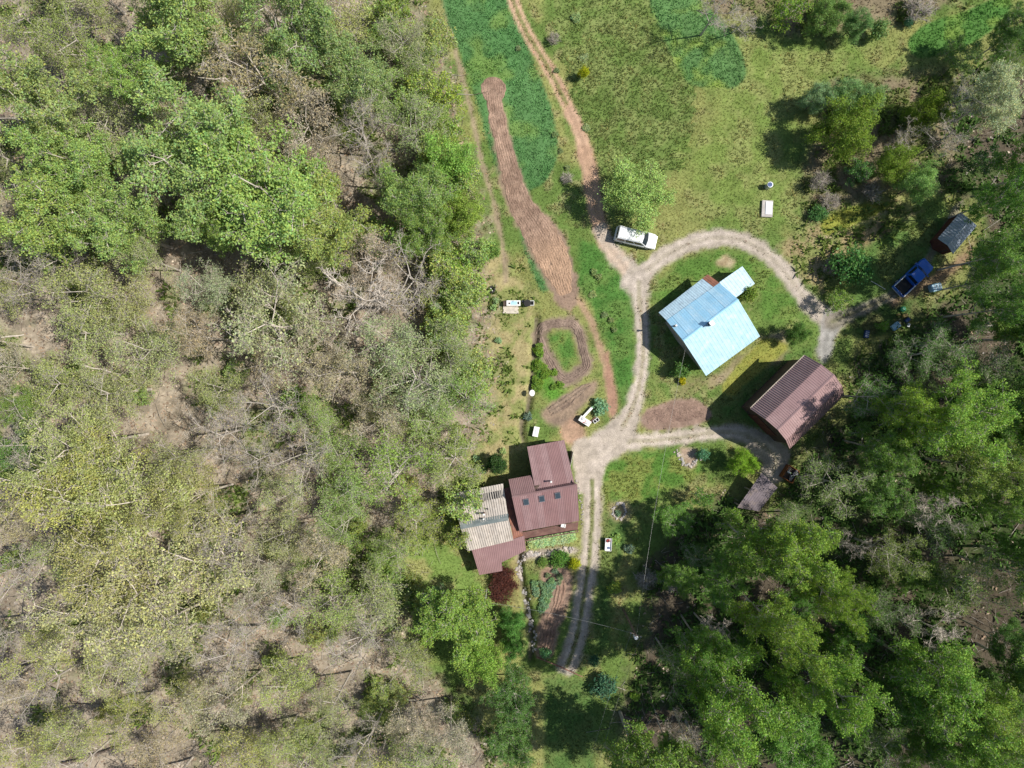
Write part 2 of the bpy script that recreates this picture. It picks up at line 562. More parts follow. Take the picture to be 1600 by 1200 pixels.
# brushy ground north east and along the top edge
br = sst(-12, 16, np.maximum(poly_sd(X, Y, np.array([(1255, 250), (1300, 120), (1480, 110), (1500, 230), (1470, 300), (1380, 300), (1300, 340), (1255, 350)])), poly_sd(X, Y, np.array([(1090, -90), (1110, 30), (1200, 30), (1230, 60), (1330, 50), (1400, 40), (1560, -20), (1500, -120)]))) + edge * 2)
col = blend(col, br, two((0.20, 0.165, 0.105), (0.14, 0.15, 0.06), sst(0.4, 0.6, nB)))
green = green * (1 - 0.6 * br)
# weedy bank between the round drive and the yellow bed
bk = sst(-10, 12, poly_sd(X, Y, np.array([(1215, 385), (1260, 350), (1330, 330), (1400, 310), (1440, 330), (1400, 370), (1330, 400), (1290, 470), (1260, 440)])) + edge * 2)
col = blend(col, bk * 0.8, two((0.30, 0.235, 0.14), (0.17, 0.20, 0.07), sst(0.42, 0.58, nB)))
# lush grass: verge along the road, disc around the blue house, lawn by the yard
for pts, ca, cb in (
        ([(905, 370), (945, 390), (985, 440), (990, 520), (992, 600), (975, 640), (960, 600), (950, 540), (920, 470), (900, 440)], (0.062, 0.150, 0.032), (0.10, 0.18, 0.045)),
        ([(1060, 405), (1120, 388), (1180, 395), (1225, 440), (1255, 480), (1240, 510), (1190, 500), (1180, 440), (1110, 430), (1035, 480), (1018, 460)], (0.085, 0.165, 0.035), (0.13, 0.19, 0.05)),
        ([(950, 720), (1000, 705), (1080, 700), (1100, 740), (1040, 770), (990, 790), (945, 800), (940, 750)], (0.075, 0.160, 0.030), (0.15, 0.19, 0.05)),
        ([(945, 800), (1000, 800), (960, 900), (950, 1000), (930, 1040), (935, 900)], (0.07, 0.13, 0.035), (0.11, 0.15, 0.045)),
        ([(855, 520), (893, 518), (903, 560), (885, 582), (862, 550)], (0.075, 0.165, 0.035), (0.13, 0.19, 0.05)),
        ([(840, 540), (880, 600), (900, 640), (850, 625), (835, 590)], (0.085, 0.20, 0.030), (0.12, 0.22, 0.04)),
        ([(1150, 560), (1300, 540), (1290, 570), (1200, 660), (1130, 660), (1110, 640)], (0.075, 0.14, 0.035), (0.12, 0.16, 0.05)),
        ([(850, 1060), (930, 1060), (930, 1210), (850, 1210)], (0.07, 0.13, 0.035), (0.10, 0.15, 0.045)),
        ([(1330, 400), (1420, 340), (1480, 330), (1470, 400), (1400, 450), (1330, 480)], (0.085, 0.15, 0.040), (0.13, 0.17, 0.055)),
        ([(1320, 490), (1400, 455), (1440, 470), (1430, 520), (1340, 530)], (0.060, 0.105, 0.030), (0.10, 0.11, 0.045))):
    w = sst(-7, 7, poly_sd(X, Y, np.array(pts, float)) + edge * 1.3)
    col = blend(col, w, two(ca, cb, sst(0.4, 0.6, nB)))
    green = np.maximum(green * (1 - w), w)
# a worn footpath along the wood edge and bare bits
PATHS = [([(690, -20), (712, 80), (735, 170), (755, 260), (775, 330), (788, 400), (790, 440)], 4, (0.30, 0.23, 0.16)),
         ([(905, 470), (922, 500), (938, 545), (950, 590), (958, 640)], 6, (0.36, 0.235, 0.16)),
         ([(775, 730), (740, 745)], 4, (0.30, 0.25, 0.15)),
         ([(1285, 375), (1330, 350), (1390, 325)], 4, (0.36, 0.28, 0.19))]
for pts, hw, cc in PATHS:
    w = sst(-3, 3, hw - line_dist(X, Y, smooth_line(pts)) + edge * 0.6)
    col = blend(col, w * 0.85, c_(*cc)); green = green * (1 - w)
# beds and bare patches: outline, colours, name or None
def soilpatch(pts, ca, cb, amt=1.0, soft=4, rough=0.8, g=0.0):
    global col, green
    w = amt * sst(-soft, soft, poly_sd(X, Y, smooth_line(pts, True, 4)) + edge * rough)
    col = blend(col, w, two(ca, cb, sst(0.4, 0.6, nC)))
    green = green * (1 - w) + g * w
    return w


soilpatch([(885, 640), (905, 655), (915, 680), (900, 695), (880, 690), (875, 660)], (0.40, 0.26, 0.18), (0.33, 0.22, 0.15), soft=6)
soilpatch([(848, 640), (925, 595), (932, 610), (900, 645), (868, 668)], (0.21, 0.155, 0.115), (0.26, 0.19, 0.135), soft=5)
soilpatch([(945, 565), (952, 555), (965, 630), (958, 650), (950, 640)], (0.34, 0.20, 0.14), (0.30, 0.18, 0.125))
soilpatch([(1010, 640), (1080, 622), (1112, 648), (1085, 664), (1012, 672)], (0.22, 0.150, 0.115), (0.26, 0.18, 0.14), soft=3, rough=0.5)
soilpatch([(1120, 600), (1060, 612), (1075, 590), (1110, 590)], (0.28, 0.20, 0.13), (0.20, 0.19, 0.08), 0.6, 8, 2)
soilpatch([(1118, 410), (1135, 398), (1150, 408), (1140, 420)], (0.40, 0.33, 0.21), (0.32, 0.25, 0.15), soft=4)
soilpatch([(1212, 520), (1232, 525), (1222, 560), (1180, 580), (1120, 600), (1115, 590)], (0.33, 0.26, 0.18), (0.27, 0.22, 0.13), 0.8, 6, 1.5)
soilpatch([(1060, 700), (1085, 702), (1090, 722), (1075, 728)], (0.30, 0.22, 0.16), (0.38, 0.30, 0.23), soft=4)
soilpatch([(845, 890), (880, 885), (895, 905), (885, 960), (845, 1020), (838, 990), (848, 930)], (0.235, 0.155, 0.115), (0.29, 0.195, 0.145), soft=5)
soilpatch([(955, 785), (982, 785), (982, 812), (955, 812)], (0.31, 0.24, 0.15), (0.26, 0.22, 0.12), 0.8, 6, 1)
soilpatch([(1395, 465), (1470, 420), (1500, 395), (1520, 380), (1505, 420), (1440, 455), (1400, 480)], (0.235, 0.150, 0.100), (0.20, 0.13, 0.09), 0.85, 7, 1.4)
soilpatch([(823, 862), (896, 856), (896, 866), (830, 872), (815, 880), (800, 880)], (0.42, 0.36, 0.31), (0.34, 0.28, 0.24), 0.9, 4, 0.7)
soilpatch([(795, 880), (812, 880), (814, 945), (800, 945)], (0.27, 0.23, 0.10), (0.21, 0.20, 0.08), 0.9, 4, 0.7, 0.6)

for pts, hw, cc in (([(774, 165), (786, 225), (799, 275), (813, 318), (850, 376), (876, 435), (886, 470)], [12, 17, 18, 20, 29, 27, 14], (0.27, 0.19, 0.14)),
                    ([(842, 525), (862, 506), (898, 508), (912, 550), (916, 572), (884, 592), (852, 552), (842, 525)], [11, 10, 10, 10, 10, 11, 10, 11], (0.22, 0.165, 0.125)),
                    ([(876, 905), (868, 955), (852, 1018)], [10, 14, 15], (0.25, 0.175, 0.13))):
    L_ = smooth_line(pts, False, 6)
    w = 0.9 * sst(-4, 4, line_dist(X, Y, L_, np.interp(np.linspace(0, 1, len(L_)), np.linspace(0, 1, len(hw)), hw)) + edge * 1.3)
    col = blend(col, w, c_(*cc)); green = green * (1 - 0.8 * w)
regions = {}
def region(name, w, thr=0.5):
    regions[name] = w


# young grain strips (bluish green, yellower patches)
def grain(pts, name, a, b, yel):
    global col, green
    w = sst(-2.5, 2.5, poly_sd(X, Y, smooth_line(pts, True, 4)) + edge * 0.3)
    t = 0.25 + 0.5 * sst(0.35, 0.65, nA)
    c = two(a, b, t)
    c = c * (0.84 + 0.32 * (0.6 * vnoise(X * .93 - Y * .36, (X * .36 + Y * .93) * .04, 3.4, 88) + 0.4 * nC))[..., None]
    c = blend(c, yel * sst(0.50, 0.76, fbm(X, Y, 34, 77, 3)), c_(0.22, 0.29, 0.065))
    col = blend(col, w, c); green = np.maximum(green * (1 - w), w)
    region(name, w)


grain([(694, -60), (692, 5), (716, 75), (745, 160), (770, 245), (800, 330), (838, 440), (852, 455), (862, 440), (850, 380), (830, 330), (826, 300), (850, 285), (872, 240), (862, 170), (832, 90), (805, 20), (790, -60)], 'grain_field', (0.062, 0.152, 0.050), (0.086, 0.180, 0.066), 0.35)
grain([(1000, -60), (1016, 5), (1050, 85), (1075, 128), (1112, 136), (1152, 134), (1166, 105), (1140, 45), (1098, 0), (1080, -60)], 'grain_field.001', (0.070, 0.156, 0.050), (0.096, 0.184, 0.066), 0.8)
grain([(1420, 62), (1450, 36), (1515, 14), (1570, -6), (1578, 16), (1530, 62), (1450, 90), (1425, 85)], 'grain_field.002', (0.056, 0.142, 0.030), (0.074, 0.164, 0.040), 0.5)
L_ = smooth_line([(774, 165), (786, 225), (799, 275), (813, 318), (850, 376), (876, 435), (886, 470)], False, 6)
w = 0.9 * sst(-3, 3, line_dist(X, Y, L_, np.interp(np.linspace(0, 1, len(L_)), np.linspace(0, 1, 7), [10, 15, 17, 19, 28, 26, 14])) + edge * 1.0)
col = blend(col, w, c_(0.25, 0.175, 0.13)); green = green * (1 - 0.85 * w)
# yellow-green garden beds
def bed(pts, name, a, b):
    global col, green
    w = sst(-3, 3, poly_sd(X, Y, smooth_line(pts, True, 3)) + edge * 0.5)
    col = blend(col, w, two(a, b, sst(0.35, 0.65, nC))); green = np.maximum(green * (1 - w), w)
    region(name, w)


bed([(1128, 602), (1180, 540), (1205, 528), (1232, 540), (1215, 560), (1165, 600), (1145, 618)], 'cover_crop_bed', (0.245, 0.25, 0.060), (0.185, 0.205, 0.048))
bed([(1282, 350), (1300, 335), (1350, 318), (1395, 318), (1360, 340), (1300, 366), (1285, 364)], 'cover_crop_bed.001', (0.23, 0.245, 0.050), (0.17, 0.20, 0.040))

# drives
def drive(pts, hw, name, a, b, ruts=0.0, mid=None, soft=4.5, rough=1.05, amt=1.0):
    global col, green
    L_ = smooth_line(pts, False, 6)
    ws = np.interp(np.linspace(0, 1, len(L_)), np.linspace(0, 1, len(hw)), hw)
    d = line_dist(X, Y, L_, ws)
    w = amt * sst(-soft, soft, d + edge * rough)
    c = two(a, b, sst(0.35, 0.65, nB))
    ctr = line_dist(X, Y, L_)
    lane = sst(4.0, 1.0, np.abs(ctr - 5.8) + (nC - .5) * 3)
    c = c * (0.88 + 0.20 * lane + 0.16 * (nA - .5))[..., None]
    if ruts:
        m = ruts * sst(4.6, 1.6, ctr + (nC - 0.5) * 4)
        c = blend(c, m, c_(*(mid or (0.16, 0.17, 0.06))))
        green = green * (1 - w * (1 - m))
    else:
        green = green * (1 - w)
    col = blend(col, w, c)
    regions[name] = np.maximum(regions.get(name, np.zeros(X.shape)), w)


GRAVEL_A, GRAVEL_B = (0.47, 0.405, 0.345), (0.40, 0.345, 0.285)
DIRT_A, DIRT_B = (0.47, 0.315, 0.215), (0.40, 0.26, 0.175)
drive([(792, -60), (802, 0), (826, 55), (858, 108), (882, 155), (896, 185)], [9, 9, 9, 10], 'dirt_road', DIRT_A, DIRT_B, 0.9, (0.15, 0.165, 0.06), 2.5, 0.45)
drive([(890, 172), (908, 215), (920, 260), (929, 310), (936, 350), (946, 378)], [8, 12, 13, 12, 13], 'dirt_road', DIRT_A, DIRT_B, 0, None, 3, 0.6)
drive([(938, 362), (955, 390), (980, 420), (997, 445)], [11, 13, 16, 18], 'driveway', (0.46, 0.36, 0.28), GRAVEL_B, 0)
drive([(985, 440), (1015, 418), (1045, 396), (1085, 378), (1130, 371), (1168, 379), (1205, 402), (1235, 436), (1262, 472), (1285, 490), (1300, 505)], [16, 13, 13, 14, 13, 12, 13, 16, 18], 'driveway', GRAVEL_A, GRAVEL_B, 0.18, (0.27, 0.25, 0.15))
drive([(997, 440), (1000, 475), (1004, 520), (1004, 565), (997, 610), (985, 645), (968, 675), (950, 695)], [18, 11, 10.5, 11, 11, 14, 20, 26], 'driveway', GRAVEL_A, GRAVEL_B, 0.45, (0.27, 0.25, 0.14))
drive([(945, 690), (1000, 689), (1060, 684), (1115, 676), (1160, 678), (1190, 695), (1212, 715), (1208, 740)], [22, 12, 11, 11, 13, 20, 22, 18], 'driveway', GRAVEL_A, GRAVEL_B, 0.4, (0.25, 0.24, 0.13))
w = sst(-3, 3, poly_sd(X, Y, smooth_line([(896, 690), (930, 682), (965, 668), (985, 680), (975, 700), (955, 718), (940, 745), (938, 765), (905, 770), (898, 735)], True, 4)) + edge * 0.7)
col = blend(col, w, two(GRAVEL_A, GRAVEL_B, sst(0.35, 0.65, nB))); green = green * (1 - w)
regions['driveway'] = np.maximum(regions['driveway'], w)
drive([(925, 750), (926, 790), (924, 830), (921, 870), (915, 915), (908, 960), (899, 1005), (886, 1040)], [16, 14, 14, 14, 14, 14, 15, 15], 'driveway', GRAVEL_A, GRAVEL_B, 0.9, (0.15, 0.17, 0.06), 4.0, 0.9)
drive([(1300, 500), (1292, 525), (1288, 555)], [18, 13, 10], 'driveway', (0.36, 0.34, 0.32), (0.30, 0.29, 0.27), 0)
drive([(1300, 502), (1340, 486), (1375, 470), (1410, 450), (1440, 420), (1470, 370), (1500, 320)], [14, 9, 7, 6, 5, 5, 4], 'farm_track', (0.27, 0.235, 0.20), (0.20, 0.18, 0.14), 0.5, (0.14, 0.14, 0.06), 4, 0.9, 0.95)
# creek banks
cw = np.maximum(sst(4.5, 1.5, line_dist(X, Y, CREEK_A) + edge * .3), sst(5.5, 2.0, line_dist(X, Y, CREEK_B) + edge * .3))
col = blend(col, 0.8 * cw, c_(0.15, 0.12, 0.09)); green = green * (1 - cw)
col = col * (0.92 + 0.16 * nD)[..., None]
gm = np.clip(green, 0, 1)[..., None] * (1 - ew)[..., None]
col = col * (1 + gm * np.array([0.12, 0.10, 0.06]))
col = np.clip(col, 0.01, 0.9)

ny, nx = X.shape
idx = np.arange(nx * ny).reshape(ny, nx)
quads = np.stack([idx[:-1, :-1], idx[:-1, 1:], idx[1:, 1:], idx[1:, :-1]], -1).reshape(-1, 4)
names = list(regions)
stack = np.stack([regions[n] for n in names])
fw = (stack[:, :-1, :-1] + stack[:, :-1, 1:] + stack[:, 1:, 1:] + stack[:, 1:, :-1]) / 4
fid = np.full(fw.shape[1:], -1)
for i in range(len(names)):                     # later regions (drives) lie over earlier ones
    fid[fw[i] > 0.5] = i
fid = fid.ravel()
V = np.stack([GX, GY, Z], -1).reshape(-1, 3)
CV = col.reshape(-1, 3)


def sheet(name, sel, mat):
    q = quads[sel]
    used, inv = np.unique(q.ravel(), return_inverse=True)
    me = mesh_np(name, V[used], [inv.reshape(-1, 4)], [mat], col=CV[used], smooth=True)
    return link(name, me)


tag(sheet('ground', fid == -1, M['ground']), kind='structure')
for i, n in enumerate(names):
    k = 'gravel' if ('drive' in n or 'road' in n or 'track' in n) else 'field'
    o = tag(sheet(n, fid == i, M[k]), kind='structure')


def samp(arr, x, y):
    """value of a grid array at world positions (nearest grid point)"""
    ix = np.clip(np.searchsorted(gx, x), 0, nx - 1)
    iy = np.clip(np.searchsorted(gy, y), 0, ny - 1)
    return arr[iy, ix]


# ------------------------------------------------------------------ tilled soil laid in furrows (ribbons along a line)
def furrows(name, pts, hw, a, b, period=0.30, amp=0.017, lift=0.05, step=0.16, head=False, label=None, seed=1):
    L_ = smooth_line(pts, False, 10)
    seg = np.hypot(*np.diff(L_, axis=0).T)
    s = np.concatenate([[0], np.cumsum(seg)])
    n = int(s[-1] / S / step) + 2
    t = np.linspace(0, s[-1], n)
    cx = np.interp(t, s, L_[:, 0]); cy = np.interp(t, s, L_[:, 1])
    tx = np.gradient(cx); ty = np.gradient(cy)
    l = np.hypot(tx, ty); tx /= l; ty /= l
    W = np.interp(t / s[-1], np.linspace(0, 1, len(hw)), hw)
    if head:
        W = np.maximum(W * sst(0, 6, t), np.sqrt(np.maximum(0, 22 ** 2 - (t - 22) ** 2)) * (t < 40))
    m = max(8, int(max(W) * 2 / S / 0.085))
    u = np.linspace(-1, 1, m)
    nzv = (fbm(cx, cy, 7, seed, 3) - .5) * 7
    PX = cx[:, None] + (-ty)[:, None] * (u * (W + nzv)[:, None])
    PY = cy[:, None] + tx[:, None] * (u * (W + nzv)[:, None])
    x = (PX - 800) / S; y = (600 - PY) / S
    off = u * W[:, None] / S
    edge_t = sst(0, 0.3, (1 - np.abs(u)) * W[:, None] / S) * sst(0, 4, np.minimum(t, t[-1] - t))[:, None]
    jit = (fbm(PX, PY, 5, seed + 3, 2) - .5)
    z = terrain(x, y) - 0.06 * (1 - edge_t) + edge_t * (lift + amp * (0.35 + 1.3 * fbm(PX, PY, 26, seed + 9, 2)) * np.sin(2 * PI * (off + jit * 0.10 + (fbm(PX, PY, 40, seed + 11, 2) - .5) * .2) / period) + 0.10 * jit + 0.05 * (rng.random(jit.shape) - .5))
    cc = two(a, b, sst(0.35, 0.65, fbm(PX, PY, 10, seed + 5, 3))) * (0.80 + 0.40 * fbm(PX, PY, 30, seed + 13, 3))[..., None]
    if head:
        wr = sst(.66, .86, t / s[-1])[:, None, None] * np.ones((1, m, 1))
        cc = cc * (1 - wr) + wr * np.array([.37, .245, .165]) * (0.85 + .3 * fbm(PX, PY, 8, seed + 17, 2))[..., None]
    i2 = np.arange(n * m).reshape(n, m)
    q = np.stack([i2[:-1, :-1], i2[:-1, 1:], i2[1:, 1:], i2[1:, :-1]], -1).reshape(-1, 4)
    me = mesh_np(name, np.stack([x, y, z], -1).reshape(-1, 3), [q], [M['soil']], col=cc.reshape(-1, 3), smooth=False)
    o = link(name, me)
    return tag(o, kind='structure')


SOIL_A, SOIL_B = (0.240, 0.160, 0.118), (0.290, 0.200, 0.150)
furrows('ploughed_strip', [(771, 118), (771, 140), (775, 175), (786, 225), (799, 275), (813, 318), (832, 348), (850, 376), (865, 405), (876, 435), (884, 462)], [14, 15, 14.5, 15, 16, 18, 22, 26, 28, 23, 10], SOIL_A, (0.325, 0.222, 0.165), head=True, seed=101)
furrows('garden_bed', [(842, 525), (846, 512), (862, 506), (885, 505), (898, 508), (906, 525), (912, 550), (916, 572), (905, 582), (884, 592), (868, 578), (852, 552), (842, 525)], [9, 8, 8.5, 8, 7.5, 8], (0.195, 0.142, 0.112), (0.25, 0.185, 0.145), period=0.25, amp=0.03, lift=.06, seed=105)
furrows('garden_bed', [(856, 645), (880, 630), (905, 612), (925, 600)], [9, 12, 10, 5], (0.20, 0.145, 0.11), (0.26, 0.195, 0.145), period=0.5, amp=0.06, seed=107)
furrows('garden_bed', [(1008, 656), (1040, 648), (1075, 643), (1104, 646)], [12, 15, 17, 7], (0.225, 0.150, 0.118), (0.265, 0.18, 0.14), period=0.22, amp=0.015, lift=0.03, seed=109)
furrows('garden_bed', [(878, 905), (875, 930), (868, 955), (858, 985), (852, 1015)], [7, 10, 10, 13, 12], (0.225, 0.145, 0.108), (0.285, 0.19, 0.14), period=0.4, amp=0.045, seed=111)

# ------------------------------------------------------------------ grass, dead leaves, low weeds: scattered stuff
def scatter_tufts(name, n, area, dens, size, height, blades, colour, mat, lean=0.9, seed=1):
    r = np.random.default_rng(seed)
    x = r.uniform(area[0], area[1], n); y = r.uniform(area[2], area[3], n)
    keep = r.random(n) < dens(x, y)
    x, y = x[keep], y[keep]
    z = terrain(x, y)
    c = colour(x, y, r)
    k = len(x)
    B = blades
    az = r.uniform(0, 2 * PI, (k, B)); w = size * r.uniform(.5, 1.2, (k, B)); h = height(x, y)[:, None] * r.uniform(.6, 1.3, (k, B))
    ln = lean * h * r.uniform(.4, 1.3, (k, B))
    base = np.stack([x, y, z], -1)[:, None, :] + np.stack([np.cos(az), np.sin(az), 0 * az], -1) * (size * .3)
    side = np.stack([-np.sin(az), np.cos(az), 0 * az], -1) * (w / 2)[..., None]
    tip = base + np.stack([np.cos(az) * ln, np.sin(az) * ln, h], -1)
    tipside = side * 0.45
    v = np.stack([base - side, base + side, tip + tipside, tip - tipside], 2).reshape(-1, 3)
    q = np.arange(len(v)).reshape(-1, 4)
    cb = np.repeat(c[:, None, :], B, 1) * r.uniform(.75, 1.3, (k, B, 1))
    cv = np.repeat(cb[:, :, None, :], 4, 2).reshape(-1, 3)
    me = mesh_np(name, v, [q], [mat], col=cv)
    return link(name, me)


AREA = (-66, 66, -50, 50)
soilmask = np.zeros(X.shape)
for o in list(C.objects):
    if o.name.startswith(('ploughed', 'garden_bed')):
        vv = np.empty(len(o.data.vertices) * 3, np.float32); o.data.vertices.foreach_get('co', vv); vv = vv.reshape(-1, 3)
        soilmask[np.clip(np.searchsorted(gy, vv[:, 1]), 0, ny - 1), np.clip(np.searchsorted(gx, vv[:, 0]), 0, nx - 1)] = 1
BUILT = [np.array(p, float) for p in (
    [(1025, 490), (1105, 432), (1160, 420), (1172, 445), (1178, 520), (1100, 580)],
    [(1150, 640), (1238, 560), (1290, 608), (1215, 690)],
    [(823, 698), (880, 688), (902, 815), (815, 835), (818, 860), (785, 870), (785, 890), (750, 895), (715, 820), (720, 765), (790, 755), (835, 760)])]
bmask = np.zeros(X.shape)
for p in BUILT:
    bmask = np.maximum(bmask, sst(-2, 2, poly_sd(X, Y, p)))
fieldw = np.maximum.reduce([regions[n] for n in names if 'grain' in n])
gd = np.clip(green, 0, 1) * (1 - soilmask) * (1 - bmask) * (1 - 0.0 * fieldw)


def gcol(x, y, r):
    c = samp(col, x, y)
    k = len(x)
    fw_ = samp(fieldw, x, y)[:, None]
    c = c * (r.uniform(0.90, 1.55, (k, 1)) * (1 - fw_) + fw_ * r.uniform(1.35, 2.1, (k, 1)))
    yel = (r.random(k) < 0.16) & (samp(fieldw, x, y) < .5)
    c[yel] = c[yel] * np.array([1.5, 1.15, 1.2])
    return c


hmap = np.clip(0.055 + 0.07 * meadow + 0.07 * fieldw + 0.08 * br + 0.08 * (nB > 0.6), 0.05, 0.4)
tag(scatter_tufts('grass', 260000, AREA, lambda x, y: samp(gd, x, y), 0.115, lambda x, y: samp(hmap, x, y), 3, gcol, M['blade'], seed=3),
    'short green grass over the lawns, meadow and verges', 'grass', kind='stuff')


def lcol(x, y, r):
    k = len(x)
    pal = np.array([(0.40, 0.30, 0.20), (0.30, 0.21, 0.14), (0.20, 0.14, 0.10), (0.46, 0.38, 0.29), (0.32, 0.28, 0.24), (0.33, 0.24, 0.17)])
    return pal[r.integers(0, len(pal), k)] * r.uniform(.7, 1.3, (k, 1))


ldens = np.clip(np.maximum(wood * (1 - gsl), 0.12 * ew), 0, 1) * (1 - bmask) * (0.35 + 0.65 * sst(.4, .6, nC))
tag(scatter_tufts('leaf_litter', 95000, (-80, 72, -58, 58), lambda x, y: samp(ldens, x, y), 0.34, lambda x, y: np.full(len(x), 0.07), 2, lcol, M['litter'], lean=3.0, seed=5),
    'brown dead leaves covering the woodland floor', 'leaf litter', kind='stuff')

weedw = np.clip(wood * sst(.50, .66, nA) + 1.0 * ew * sst(.34, .55, nA) + br * sst(.45, .6, nB) + bk * .6 + straw * 0.5 * sst(.5, .62, nB), 0, 1) * (1 - bmask)
for n in names:
    if n in ('driveway', 'farm_track'):
        weedw = weedw * (1 - regions[n])


def wcol(x, y, r):
    k = len(x)
    a = np.array([0.13, 0.20, 0.045]); b = np.array([0.20, 0.27, 0.06])
    e = np.array([0.095, 0.18, 0.040])
    t = r.random((k, 1))
    c = a * (1 - t) + b * t
    m = samp(ew, x, y)[:, None]
    return c * (1 - m) + e * (0.7 + 0.9 * t) * m


tag(scatter_tufts('undergrowth', 60000, (-74, 72, -56, 56), lambda x, y: samp(weedw, x, y), 0.30, lambda x, y: 0.25 + 0.3 * (fbm(x, y, 2.0, 91, 2) > .55), 4, wcol, M['leaf'], lean=1.0, seed=9),
    'low green weeds and seedlings on the woodland floor', 'undergrowth', kind='stuff')
# ------------------------------------------------------------------ trees and shrubs
def tubes_np(paths, rad, sides):
    """paths (n,K,3), rad (n,K) -> verts, quads"""
    n, K, _ = paths.shape
    t = np.gradient(paths, axis=1)
    t /= np.linalg.norm(t, axis=2, keepdims=True) + 1e-9
    ref = np.where(np.abs(t[..., 2:3]) > 0.8, np.array([1.0, 0, 0]), np.array([0, 0, 1.0]))
    a = np.cross(t, ref); a /= np.linalg.norm(a, axis=2, keepdims=True) + 1e-9
    b = np.cross(t, a)
    ang = np.arange(sides) * 2 * PI / sides
    ring = a[:, :, None, :] * np.cos(ang)[:, None] + b[:, :, None, :] * np.sin(ang)[:, None]
    v = paths[:, :, None, :] + ring * rad[:, :, None, None]
    base = (np.arange(n)[:, None, None] * K + np.arange(K - 1)[None, :, None]) * sides
    s = np.arange(sides); s2 = (s + 1) % sides
    q = np.stack([base + s, base + s2, base + sides + s2, base + sides + s], -1).reshape(-1, 4)
    return v.reshape(-1, 3), q


def curve(p0, p1, K, bend, r, up=0.0):
    n = len(p0)
    L_ = np.linalg.norm(p1 - p0, axis=1, keepdims=True)
    mid = (p0 + p1) / 2 + r.normal(0, 1, (n, 3)) * L_ * bend + np.array([0, 0, 1.0]) * L_ * up
    t = np.linspace(0, 1, K)[None, :, None]
    return p0[:, None] * (1 - t) ** 2 + 2 * mid[:, None] * t * (1 - t) + p1[:, None] * t ** 2


class Geo:
    def __init__(self):
        self.v = []; self.q = []; self.mi = []; self.c = []; self.n = 0

    def add(self, v, q, mi, c):
        self.v.append(v); self.q.append(q + self.n); self.mi.append(np.full(len(q), mi)); self.n += len(v)
        self.c.append(np.broadcast_to(np.asarray(c, float), v.shape) if np.ndim(c) == 1 else c)

    def mesh(self, name, mats, smooth=True):
        return mesh_np(name, np.concatenate(self.v), [np.concatenate(self.q)], mats, np.concatenate(self.mi), np.concatenate(self.c), smooth)


def leaves(cent, size, r, up=0.9, tone=(0.75, 1.25), hue=0.12):
    k = len(cent)
    nrm = r.normal(0, 1, (k, 3)) * 0.75 + np.array([0, 0, up])
    nrm /= np.linalg.norm(nrm, axis=1, keepdims=True)
    a = np.cross(nrm, r.normal(0, 1, (k, 3))); a /= np.linalg.norm(a, axis=1, keepdims=True)
    b = np.cross(nrm, a)
    s = size * r.uniform(.55, 1.25, (k, 1))
    v = np.stack([cent - a * s * .62, cent - b * s * .42 + nrm * s * .08, cent + a * s * .62, cent + b * s * .42 + nrm * s * .08], 1)
    tone_ = r.uniform(*tone, (k, 1))
    h = r.normal(0, hue, (k, 1))
    c = np.concatenate([tone_ * (1 + h), tone_, tone_ * (1 - h)], 1)
    return v.reshape(-1, 3), np.arange(k * 4).reshape(-1, 4), np.repeat(c, 4, 0)


TREE = {}


